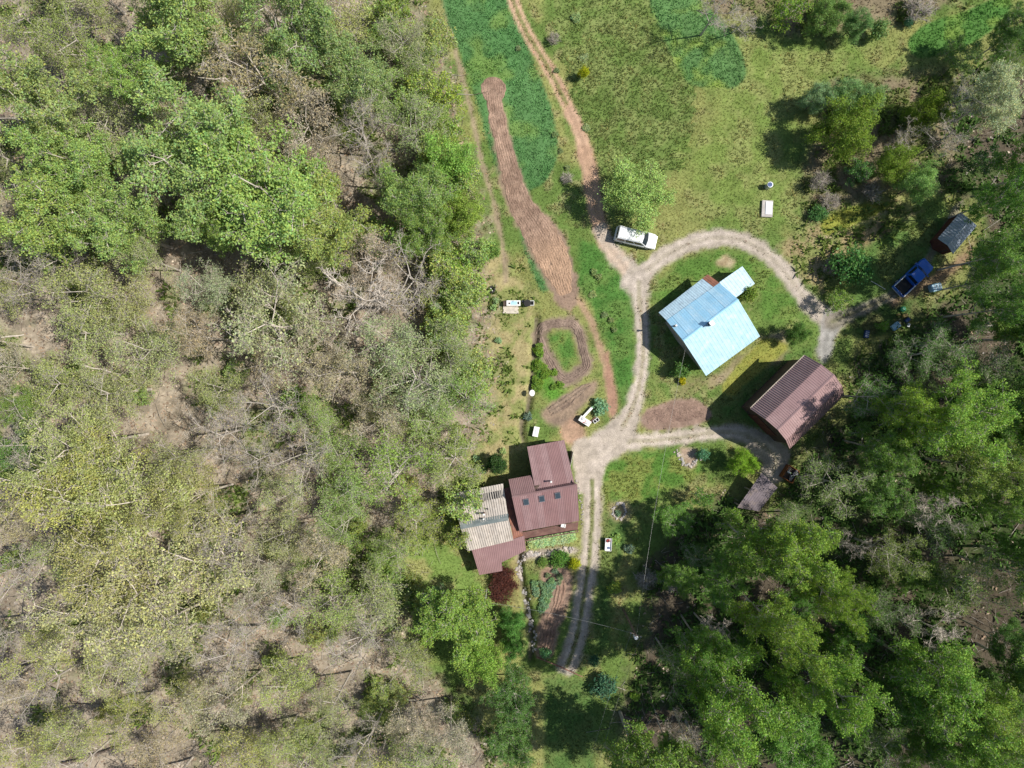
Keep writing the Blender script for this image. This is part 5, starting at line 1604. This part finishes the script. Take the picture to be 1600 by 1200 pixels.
# ------------------------------------------------------------------ vehicles
def rsec(x, hw, z0, z1, r=.12):
    """rounded cross-section at x, across y, for lofting along x"""
    return [(x, -hw, z0 + r), (x, -hw, z1 - r), (x, -hw + r * .7, z1), (x, hw - r * .7, z1), (x, hw, z1 - r), (x, hw, z0 + r), (x, hw - r * .5, z0), (x, -hw + r * .5, z0)]


def wheel(x, y, parent, r=.36):
    o = MB().tube([(x, y - .12, r), (x, y + .12, r)], r, 16).build('wheel', M['rubber'], parent)
    s = 1 if y > 0 else -1
    MB().tube([(x, y + .10 * s, r), (x, y + .135 * s, r)], r * .6, 12).build('rim', M['steel'], o)


def car(root_, kind, paint):
    if kind == 'van':
        Ls = [(-2.58, .82, .50, .95), (-2.5, .95, .36, 1.10), (-1.2, .98, .32, 1.12), (1.0, .98, .32, 1.10), (1.6, .97, .32, 1.08), (2.3, .92, .36, .98), (2.55, .80, .45, .85)]
        cab = [(-2.5, -2.38), (1.45, .72)]; top = 1.86; hwt = .80
    else:
        Ls = [(-.62, .95, .42, 1.02), (.0, .97, .40, 1.06), (1.2, .97, .40, 1.06), (2.2, .93, .42, 1.0), (2.62, .82, .48, .90)]
        cab = [(-.60, -.50), (1.35, .72)]; top = 1.78; hwt = .74
    MB().loft([rsec(*s) for s in Ls]).build('body', paint, root_, True)
    zb = 1.04
    (xb0, xt0), (xb1, xt1) = cab
    xm = (xt0 + xt1) / 2
    lo = [(xb0, -.93), (xb1, -.90), (xb1 + .12, 0), (xb1, .90), (xb0, .93)]
    hi = [(xt0, -hwt), (xt1, -hwt + .04), (xt1 + .10, 0), (xt1, hwt - .04), (xt0, hwt)]
    hi2 = [(x * .0 + xm + (x - xm) * .94, y * .90) for x, y in hi]
    MB().loft([[(x, y, zb) for x, y in lo], [(x, y, top - .08) for x, y in hi], [(x, y, top) for x, y in hi2]]).build('cabin', paint, root_)
    # glass
    def pane(nm, p):
        n = (Vector(p[1]) - Vector(p[0])).cross(Vector(p[2]) - Vector(p[0])).normalized()
        c = sum((Vector(q) for q in p), Vector()) / len(p)
        if n.dot(c - Vector((xm, 0, 1.2))) < 0: n = -n
        MB().loft([[Vector(q) - n * .02 for q in p], [Vector(q) + n * .015 for q in p]]).build(nm, M['glass'], root_)
    def on(i, j, u, v):
        a = Vector((*lo[i], zb)).lerp(Vector((*lo[j], zb)), u); b = Vector((*hi[i], top - .08)).lerp(Vector((*hi[j], top - .08)), u)
        return a.lerp(b, v)
    pane('windscreen', [on(1, 2, .08, .08), on(1, 2, 1, .08), on(1, 2, 1, .94), on(1, 2, .08, .94)])
    pane('windscreen', [on(2, 3, 0, .08), on(2, 3, .92, .08), on(2, 3, .92, .94), on(2, 3, 0, .94)])
    pane('rear_window', [on(4, 0, .1, .15), on(4, 0, .9, .15), on(4, 0, .9, .92), on(4, 0, .1, .92)])
    cuts = ((.04, .30), (.34, .62), (.66, .93)) if kind == 'van' else ((.12, .90),)
    for u0, u1 in cuts:
        pane('side_window', [on(0, 1, u0, .12), on(0, 1, u1, .12), on(0, 1, u1, .92), on(0, 1, u0, .92)])
        pane('side_window', [on(4, 3, u0, .12), on(4, 3, u1, .12), on(4, 3, u1, .92), on(4, 3, u0, .92)])
    fx = 2.5
    for s in (-1, 1):
        MB().box((fx + .02, .62 * s, .72), (.10, .32, .16), 0, .02).build('headlight', M['steel'], root_)
        MB().box((xb1 - .12, 1.05 * s, 1.12), (.12, .22, .15), 0, .03).build('mirror', paint if kind != 'van' else M['black'], root_)
    MB().box((fx + .08, 0, .48), (.16, 1.7, .18), 0, .04).build('front_bumper', M['steel'] if kind != 'van' else paint, root_)
    rx = -2.6 if kind == 'van' else -2.68
    MB().box((rx, 0, .50), (.14, 1.7, .18), 0, .04).build('rear_bumper', M['steel'] if kind != 'van' else paint, root_)
    for wx in (1.65, -1.65):
        for s in (-1, 1):
            wheel(wx, .86 * s, root_)


pv = G(994, 371, .9)
van = thing('white_van', 'white van-like estate car parked half under the round light green tree', 'car', (pv.x, pv.y, pv.z), R(-13.3))
car(van, 'van', M['van_white'])
for s in (-1, 1):
    MB().tube([(-2.1, .66 * s, 1.91), (.5, .66 * s, 1.91)], .025, 6).build('roof_rail', M['white'], van)
pt = G(1428, 433, .9)
trk = thing('pickup_truck', 'bright blue pickup truck with an empty dark bed in the shade', 'truck', (pt.x, pt.y, pt.z), R(43))
car(trk, 'pickup', M['truck_blue'])
MB().box((-1.65, 0, .60), (2.0, 1.7, .12)).build('bed_floor', M['black'], trk)
for s in (-1, 1):
    MB().box((-1.65, .90 * s, .80), (2.05, .12, .52), 0, .03).build('bed_side', M['truck_blue'], trk)
    MB().box((-1.65, .90 * s, 1.085), (2.0, .10, .03)).build('bed_rail', M['white'], trk)
MB().box((-2.66, 0, .80), (.08, 1.72, .50), 0, .02).build('tailgate', M['truck_blue'], trk)
MB().box((-.70, 0, .84), (.08, 1.72, .56)).build('bed_front', M['truck_blue'], trk)

# ------------------------------------------------------------------ yard things
def at(px, py, h=0):
    p = G(px, py, h)
    return (p.x, p.y, p.z)


# tyre planter
t_ = thing('tyre_planter', 'old black tyre lying on the straw slope left of the pale planks', 'tyre', at(768, 453))
me = MB()
for k in range(1):
    ring = []
rings = []
for k in range(18):
    a = 2 * PI * k / 18
    rings.append([(math.cos(a) * (.36 + .13 * math.cos(b)), math.sin(a) * (.36 + .13 * math.cos(b)), .13 + .13 * math.sin(b)) for b in [2 * PI * j / 8 for j in range(8)]])
me.loft(rings + [rings[0]], caps=False).build('rubber_ring', M['rubber'], t_, True)
MB().box((.02, .02, .18), (.08, .62, .04), R(35)).build('white_slat', M['white'], t_)
# outdoor sink
sk = thing('outdoor_sink', 'white sink unit with a pale blue basin beside the pale planks', 'sink', at(801, 473.5, .8))
MB().box((.1, 0, .42), (1.75, .68, .84), 0, .03).build('cabinet', M['white'], sk)
MB().box((.15, 0, .852), (.80, .46, .03), 0, .01).build('basin', M['blue_pale'], sk)
MB().box((.72, 0, .852), (.22, .34, .03), 0, .01).build('drain_hole', M['black'], sk)
MB().box((-.42, -.05, .852), (.18, .22, .03), 0, .01).build('drain_hole', M['black'], sk)
MB().tube([(.15, .26, .84), (.15, .26, 1.05), (.15, .10, 1.08)], .02, 6).build('tap', M['steel'], sk)
MB().box((-.98, 0, .35), (.40, .66, .68)).build('end_shelf', M['wall_wood'], sk)
# planks
pl = thing('plank_stack', 'stack of pale wooden planks lying below the white sink unit', 'planks', at(798, 484.5))
for i in range(5):
    MB().box((.03 * (i % 2), -.36 + i * .18, .17), (2.0 - .1 * (i % 3), .16, .05), R(.4 * (i - 2)), .006).build('plank', M['wood_pale'], pl)
for sx in (-.7, .7):
    MB().box((sx, 0, .07), (.1, .85, .14)).build('bearer', M['wood'], pl)
# black bins
bb = thing('black_barrel', 'black open barrel between the white sink unit and a white frame', 'barrel', at(824, 473.5, .8))
MB().tube([(0, 0, 0), (0, 0, .82), (0, 0, .84)], [.40, .45, .47], 8).build('drum', M['black'], bb)
MB().tube([(0, 0, .845), (0, 0, .86)], [.36, .36], 8).build('opening', M['rubber'], bb)
b2_ = thing('black_bucket', 'small black bucket right up against the black barrel', 'bucket', at(817.5, 471, .4))
MB().tube([(0, 0, 0), (0, 0, .42)], [.17, .22], 10).build('pail', M['black'], b2_)
MB().tube([(-.22, 0, .40), (-.12, .02, .52), (.12, .02, .52), (.22, 0, .40)], .012, 5).build('handle', M['steel'], b2_)
wf = thing('open_box', 'small white frame box right of the black barrel', 'box', at(831, 473.5, .5))
for sx, sy, w_, d_ in ((-.26, 0, .06, .6), (.26, 0, .06, .6), (0, .28, .5, .06), (0, -.28, .5, .06)):
    MB().box((sx, sy, .28), (w_, d_, .56)).build('side_panel', M['white'], wf)
MB().box((.1, 0, .2), (.25, .4, .3)).build('dark_inset', M['black'], wf)
# satellite dish
sd = thing('satellite_dish', 'small white dish on a pole beside the creek', 'dish', at(829, 614, 1.6))
MB().tube([(0, 0, 0), (0, 0, 1.45), (.06, 0, 1.6)], .035, 8).build('pole', M['steel'], sd)
rings = []
for rr_, z in ((.02, .0), (.16, .02), (.30, .07), (.40, .13)):
    rings.append([(z * .8 + .1 + rr_ * math.cos(a) * .85, rr_ * math.sin(a), 1.62 - rr_ * math.cos(a) * .40 + z * .9) for a in [2 * PI * k / 16 for k in range(16)]])
ds = MB().loft(rings, caps=False).build('dish', M['white'], sd, True)
MB().tube([(.1, 0, 1.3), (.52, 0, 1.75)], .015, 5).build('feed_arm', M['steel'], sd)
# white box hive
wb = thing('white_box', 'white lidded box standing just above the house', 'box', at(837.5, 674.5, .7), R(-12))
MB().box((0, 0, .32), (.62, 1.16, .64), 0, .02).build('case', M['white'], wb)
MB().box((0, 0, .68), (.70, 1.26, .07), 0, .015).build('lid', M['white'], wb)
MB().box((0, 0, .735), (.20, .55, .03)).build('handle', M['cover'], wb)
# old cooker, bench, board, crate by the yard
ck = thing('old_cooker', 'white enamel cooker with a dark ring and red bits by the yard', 'cooker', at(914, 658, .85), R(-33))
MB().box((0, 0, .43), (1.55, .72, .86), 0, .03).build('case', M['white'], ck)
MB().tube([(-.46, .06, .865), (-.46, .06, .885)], .17, 14).build('hotplate', M['scrap'], ck)
MB().tube([(-.46, .06, .888), (-.46, .06, .9)], .09, 12).build('hotplate_centre', M['cover'], ck)
for x_, y_, m_ in ((.06, .05, 'red'), (.12, -.20, 'black'), (.30, -.1, 'scrap'), (-.05, -.22, 'red')):
    MB().box((x_, y_, .885), (.22, .10, .05), R(25), .01).build('knob', M[m_], ck)
bn = thing('white_bench', 'long white plank bench running up from the white cooker', 'bench', at(918.5, 644, .5), R(47))
MB().box((0, 0, .48), (1.75, .30, .06), 0, .01).build('seat', M['white'], bn)
for sx in (-.7, .7):
    for sy in (-.1, .1):
        MB().box((sx, sy, .23), (.07, .07, .45)).build('leg', M['white'], bn)
tb = thing('timber_board', 'pinkish timber board lying right of the white cooker', 'board', at(927.5, 655.5, .2), R(42))
MB().box((0, 0, .16), (1.5, .22, .05), 0, .008).build('plank', M['wood_red'], tb)
for sx in (-.5, .5):
    MB().box((sx, 0, .065), (.1, .3, .13)).build('bearer', M['wood'], tb)
wc = thing('white_crate', 'small white crate with dark gaps right of the white cooker', 'crate', at(931.5, 657, .35), R(35))
for sx, sy, w_, d_ in ((-.36, 0, .05, .44), (.36, 0, .05, .44), (0, .2, .7, .05), (0, -.2, .7, .05), (0, 0, .06, .4)):
    MB().box((sx, sy, .20), (w_, d_, .40)).build('slat', M['white'], wc)
MB().box((0, 0, .06), (.66, .36, .05)).build('bottom', M['black'], wc)
# white cart
ct = thing('garden_cart', 'small white cart with red things at its head by the two-rut drive', 'cart', at(950.5, 851, .6), R(-3))
MB().box((0, 0, .50), (.82, 1.58, .12), 0, .02).build('tray', M['cover'], ct)
for sx, sy, w_, d_ in ((-.39, .0, .05, 1.58), (.39, 0, .05, 1.58), (0, .77, .8, .05), (0, -.77, .8, .05)):
    MB().box((sx, sy, .62), (w_, d_, .20)).build('side_panel', M['white'], ct)
MB().box((.05, -.42, .585), (.32, .22, .04)).build('dark_inset', M['blue_dark'], ct)
for sx in (-.44, .44):
    for sy in (-.5, .5):
        MB().tube([(sx - .05, sy, .22), (sx + .05, sy, .22)], .22, 12).build('wheel', M['rubber'], ct)
rb = thing('red_engine', 'red machine part lying at the head of the white cart', 'machine', at(950.5, 845, .75))
MB().box((0, 0, .70), (.42, .34, .26), R(20), .03).build('block', M['red'], rb)
MB().tube([(.05, -.02, .83), (.05, -.02, .93)], .10, 10).build('cylinder_head', M['black'], rb)
# well slab and pipe in the meadow
wl = thing('well_cover', 'pale concrete slab with a lighter lid on the meadow', 'slab', at(1199, 326, .3), R(-3))
MB().box((0, 0, .15), (1.38, 2.1, .36), 0, .02).build('slab', M['concrete'], wl)
MB().box((.18, .08, .365), (.86, 1.62, .07), 0, .02).build('lid', M['cover'], wl)
wp = thing('well_barrel', 'grey-rimmed dark barrel standing above the slab on the meadow', 'barrel', at(1203.5, 288.5, 1.1))
MB().tube([(0, 0, 0), (0, 0, 1.15)], .36, 14).build('drum', M['steel'], wp)
MB().tube([(-.04, 0, 1.153), (-.04, 0, 1.165)], .29, 14).build('opening', M['blue_dark'], wp)
# junk by the track
tk = thing('water_tank', 'pale blue ribbed tank near the blue pickup', 'tank', at(1463, 449, .7), R(14))
MB().loft([rsec(-.65, .40, .05, .80, .15), rsec(-.55, .48, .02, .90, .15), rsec(.55, .48, .02, .90, .15), rsec(.65, .40, .05, .80, .15)]).build('shell', M['blue_pale'], tk)
for x_ in (-.3, .05, .4):
    MB().box((x_, 0, .91), (.08, .7, .05)).build('rib', M['cover'], tk)
gb = thing('green_ball', 'round green tub at the top of the junk heap', 'tub', at(1411, 483, .3))
MB().tube([(0, 0, .02), (0, 0, .15), (0, 0, .42), (0, 0, .55)], [.28, .36, .34, .18], 12).build('tub_shell', M['green_plastic'], gb)
for i, (px, py, m_, lab) in enumerate(((1404.5, 491.5, 'yellow', 'small yellow scrap left of the larger yellow one in the junk heap'), (1415, 493, 'yellow', 'larger yellow box in the junk heap'), (1418, 500, 'blue_dark', 'dark blue bin at the right of the junk heap'), (1419.5, 508, 'steel', 'grey-blue tin lowest at the right of the junk heap'))):
    j = thing(('yellow_box', 'yellow_box', 'blue_bin', 'grey_tin')[i], lab, 'scrap', at(px, py, .3), R(20 * i))
    w_ = (.35, .6, .6, .45)[i]
    MB().box((0, 0, .2), (w_, w_ * .7, .4), 0, .03).build('case', M[m_], j)
    MB().box((0, 0, .41), (w_ * .6, w_ * .4, .03)).build('lid', M[m_], j)
pb = thing('blue_trough', 'pale blue trough at the lower left of the junk heap', 'trough', at(1400.5, 509.5, .4), R(38))
for sx, sy, w_, d_ in ((-.5, 0, .06, .66), (.5, 0, .06, .66), (0, .32, 1.0, .06), (0, -.32, 1.0, .06)):
    MB().box((sx, sy, .22), (w_, d_, .42), 0, .01).build('side_panel', M['blue_pale'], pb)
MB().box((0, 0, .28), (.95, .6, .06)).build('bottom', M['blue_pale'], pb)
bc = thing('blue_crate', 'dark blue crate alone beside the track left of the junk heap', 'crate', at(1355, 522, .4), R(80))
MB().box((0, 0, .22), (.95, .5, .44), 0, .02).build('case', M['blue_dark'], bc)
for x_ in (-.25, 0, .25):
    MB().box((x_, 0, .455), (.05, .46, .03)).build('slat', M['cover'], bc)
wpole = thing('white_rod', 'thin pale rod lying in the shade left of the pickup', 'rod', at(1372, 446))
MB().tube([(-.95, .55, .08), (.0, 0.02, .10), (.85, -.5, .08)], .035, 6).build('shaft', M['white'], wpole)
tm = thing('timber_rail', 'long reddish timber across the end of the two-rut drive', 'timber', at(872, 1041))
pA = Vector(at(838, 1026)) - Vector(tm.location); pB = Vector(at(910, 1057)) - Vector(tm.location)
MB().tube([pA + Vector((0, 0, .12)), (pA + pB) / 2 + Vector((.03, .05, .13)), pB + Vector((0, 0, .1))], [.09, .08, .06], 6).build('shaft', M['wood_red'], tm)

# ------------------------------------------------------------------ stones
def stones(name, label, cat, pts, n, r0, spread, mat, seed, closed=False):
    L_ = smooth_line(pts, closed, 8)
    rr = random.Random(seed)
    o = thing(name, label, cat)
    for i in range(n):
        t = (i + rr.uniform(-.3, .3)) / n * (len(L_) - 1)
        k = min(len(L_) - 2, max(0, int(t)))
        q = L_[k] + (L_[k + 1] - L_[k]) * (t - k)
        g = at(q[0] + rr.gauss(0, spread), q[1] + rr.gauss(0, spread))
        MB().rock((g[0], g[1], g[2] + r0 * .3), r0 * rr.uniform(.65, 1.35), rr.randrange(9999)).build('stone', M[mat] if rr.random() < .7 else M['stone_grey'], o)
    return o


stones('stone_ring', 'ring of pale stones round a small flower bed on the lawn', 'stone ring', [(967 + 10 * math.cos(a), 798 + 12 * math.sin(a)) for a in [k * PI / 5 for k in range(10)]], 30, .17, .9, 'stone', 5, True)
stones('stone_wall', 'rough wall of pale stones below the iris bed beside the deck', 'stone wall', [(893, 858), (870, 862), (845, 866), (828, 866), (815, 876), (811, 892), (816, 905)], 85, .21, 2.4, 'stone', 6)
stones('rockery', 'small rockery of pale stones on the lawn by the blue-green bush', 'rockery', [(1056, 703), (1063, 714), (1072, 726), (1082, 727), (1090, 718)], 34, .18, 2.2, 'stone', 7)
stones('creek_bank', 'dark stones lining the creek left of the tilled garden', 'stones', [(820, 920), (826, 955), (833, 985), (833, 1020)], 40, .20, 2.6, 'stone_grey', 8)
stones('path_stones', 'loose pale stones along the house wall by the gravel yard', 'stones', [(901, 750), (906, 775), (910, 800), (908, 820)], 22, .12, 1.2, 'stone', 9)

# beds of plants made of many like clumps
for i in range(20):
    px = 832 + (i % 10) * 6.8; py = 851 - (i % 10) * 1.1 - (i // 10) * 7
    ORD = ('first', 'second', 'third', 'fourth', 'fifth', 'sixth', 'seventh', 'eighth', 'ninth', 'tenth')
    plant('leafy', px, py, 8.0, f"iris clump along the deck, {ORD[i % 10]} from the left in the {'upper' if i > 9 else 'lower'} row", 'iris clumps along the deck', H=.6, col_=(.27, .42, .22), name='iris_clump')
for i, (px, py) in enumerate(((862, 908), (856, 914), (864, 915), (850, 920), (858, 922), (851, 929), (858, 930), (848, 937), (855, 938), (848, 945), (853, 946), (846, 953), (835, 912), (836, 920), (838, 928))):
    plant('leafy', px, py, 6.5, 'blue-green leafy crop plant in the wedge-shaped patch left of the tilled soil', 'crop plants in the wedge-shaped patch', H=.55, col_=(.11, .25, .13), name='crop_plant')

rg = random.Random(12)
for i in range(26):
    u, v = rg.random(), rg.random()
    px = 834 + 10 * u + 34 * v * u; py = 548 + 66 * v - 10 * u
    if px > 836 + (py - 540) * .62 + 8:
        px = 836 + (py - 540) * .35
    plant('leafy', px, py, 6.5, 'bright green leafy clump in the dense patch left of the looped bed', 'leafy clumps left of the looped bed', H=.5, col_=(.085, .21, .02), name='leafy_clump')

# ------------------------------------------------------------------ power poles and lines
top = P(994, 993, 9.4)
up_ = thing('utility_pole', 'wooden utility pole with a grey transformer in the deep shade', 'pole', (top.x, top.y, float(terrain(np.array([top.x]), np.array([top.y]))[0])))
zt = 9.4 - up_.location.z
MB().tube([(0, 0, 0), (0, 0, zt)], [.17, .11], 10).build('shaft', M['bark_brown'], up_)
MB().box((0, 0, zt - .35), (1.5, .1, .12), R(-20)).build('crossarm', M['bark_brown'], up_)
tf = MB().tube([(.05, -.34, zt - 1.0), (.05, -.34, zt - .95), (.05, -.34, zt - .2), (.05, -.34, zt - .12)], [.18, .24, .24, .16], 14).build('transformer', M['cover'], up_)
MB().tube([(.05, -.34, zt - .115), (.05, -.34, zt + .08)], .05, 8).build('insulator', M['steel'], tf)
for sx in (-.6, .6):
    MB().tube([(sx * math.cos(R(-20)), sx * math.sin(R(-20)), zt - .28), (sx * math.cos(R(-20)), sx * math.sin(R(-20)), zt - .10)], .05, 8).build('insulator', M['steel'], up_)
wp_b = G(757, 920)
w_top = P(758, 941, 6.0)
wpo = thing('white_mast', 'white mast at the corner of the dark red shrubs', 'pole', (w_top.x, w_top.y, float(terrain(np.array([w_top.x]), np.array([w_top.y]))[0])))
MB().tube([(0, 0, -.2), (0, 0, 6.0 - wpo.location.z)], [.07, .06], 8).build('shaft', M['white'], wpo)
MB().tube([(0, 0, 6.0 - wpo.location.z), (.14, 0, 6.06 - wpo.location.z), (.22, 0, 5.96 - wpo.location.z)], .045, 6).build('weatherhead', M['steel'], wpo)


def cable(name, label, a, b, sag, r=.009, n=24):
    a, b = Vector(a), Vector(b)
    o = thing(name, label, 'cable', a)
    pts = [a.lerp(b, i / n) - a - Vector((0, 0, sag * 4 * (i / n) * (1 - i / n))) for i in range(n + 1)]
    MB().tube(pts, r, 5).build('strand', M['wire'], o)


cable('service_cable', 'twisted cable from the utility pole to the white mast', top + Vector((-.15, 0, -.6)), w_top, 1.0, .013)
cable('drop_wire', 'wire running up from the utility pole towards the blue-roofed house', top + Vector((.1, 0, -.2)), P(1071, 545, 4.2), 1.6)
off = P(915, 1240, 9.4)
cable('power_line', 'left power line running down from the utility pole to the bottom edge', top + Vector((-.55, .2, -.1)), off + Vector((-.5, 0, 0)), .9)
cable('power_line', 'right power line running down from the utility pole to the bottom edge', top + Vector((.55, -.2, -.1)), off + Vector((.5, 0, 0)), .9)

# ------------------------------------------------------------------ fallen wood
def log(label, x0, y0, x1, y1, r, mat='bark_pale'):
    a, b = Vector(at(x0, y0)), Vector(at(x1, y1))
    o = thing('fallen_log', label, 'log', a)
    pts = []
    for i in range(6):
        q = a.lerp(b, i / 5)
        q.z = float(terrain(np.array([q.x]), np.array([q.y]))[0]) + r * 1.1 + .12
        q += Vector((random.uniform(-.08, .08), random.uniform(-.08, .08), random.uniform(0, .12)))
        pts.append(q - a)
    MB().tube(pts, [r * (1 - .1 * i) for i in range(6)], 7).build('stem', M[mat], o)


log('white fallen log above the yellow-green oaks', 128, 634, 192, 631, .22)
log('short white fallen log near the bottom of the left-hand wood', 624, 1092, 652, 1091, .16)
log('pale fallen log right of the yellow-green oaks', 282, 832, 312, 808, .30)
log('dark fallen log crossing the bare floor right of the yellow-green oaks', 330, 812, 460, 792, .16, 'bark_brown')
log('pale fallen log below the cream budding oaks', 150, 1085, 138, 1035, .14)
log('dark fallen log at the bottom left of the wood', 100, 1192, 200, 1160, .2, 'bark_brown')
log('pale fallen log amid the bare brown floor of the upper wood', 118, 567, 190, 585, .13)
log('white fallen branch at the left edge of the bare brown wood', -10, 528, 42, 524, .13)
log('pale fallen log in the shaded right-hand wood near the junk heap', 1530, 512, 1590, 500, .14)
log('pale fallen log uphill of the grassy slope', 442, 812, 470, 792, .15)


# tall bare trunks of the upper wood, seen leaning outwards
def bare_trunk(label, bx, by, tx, ty, h, r):
    b = Vector(at(bx, by)); t = P(tx, ty, b.z + h)
    o = thing('dead_tree', label, 'tree', b)
    pts = [b.lerp(t, i / 7) - b + Vector((random.uniform(-.12, .12), random.uniform(-.12, .12), 0)) * (1 if 0 < i < 7 else 0) for i in range(8)]
    MB().tube(pts, [r * (1 - .09 * i) for i in range(8)], 7).build('stem', M['bark_pale'], o)
    for i in (4, 5, 6, 7):
        a = random.uniform(0, 6.28)
        MB().tube([pts[i], pts[i] + Vector((math.cos(a), math.sin(a), .9)) * .9, pts[i] + Vector((math.cos(a) * 2.0, math.sin(a) * 2.0, 2.6))], [r * .35, r * .25, r * .08], 5).build('limb', M['bark_pale'], o)


bare_trunk('pale straight trunk left of the tan budding tree, leaning to the upper left', 334, 166, 268, 106, 10.5, .24)
bare_trunk('thick pale trunk rising through the tan budding tree', 408, 190, 318, 98, 12.5, .34)
bare_trunk('thin pale trunk at the lower edge of the tan budding tree', 448, 222, 352, 122, 13.5, .22)
bare_trunk('dark-footed trunk between the tan budding tree and the light green crowns', 488, 122, 452, 70, 8.5, .26)
bare_trunk('pale forked trunk near the top left corner', 178, 42, 140, 6, 6.0, .2)
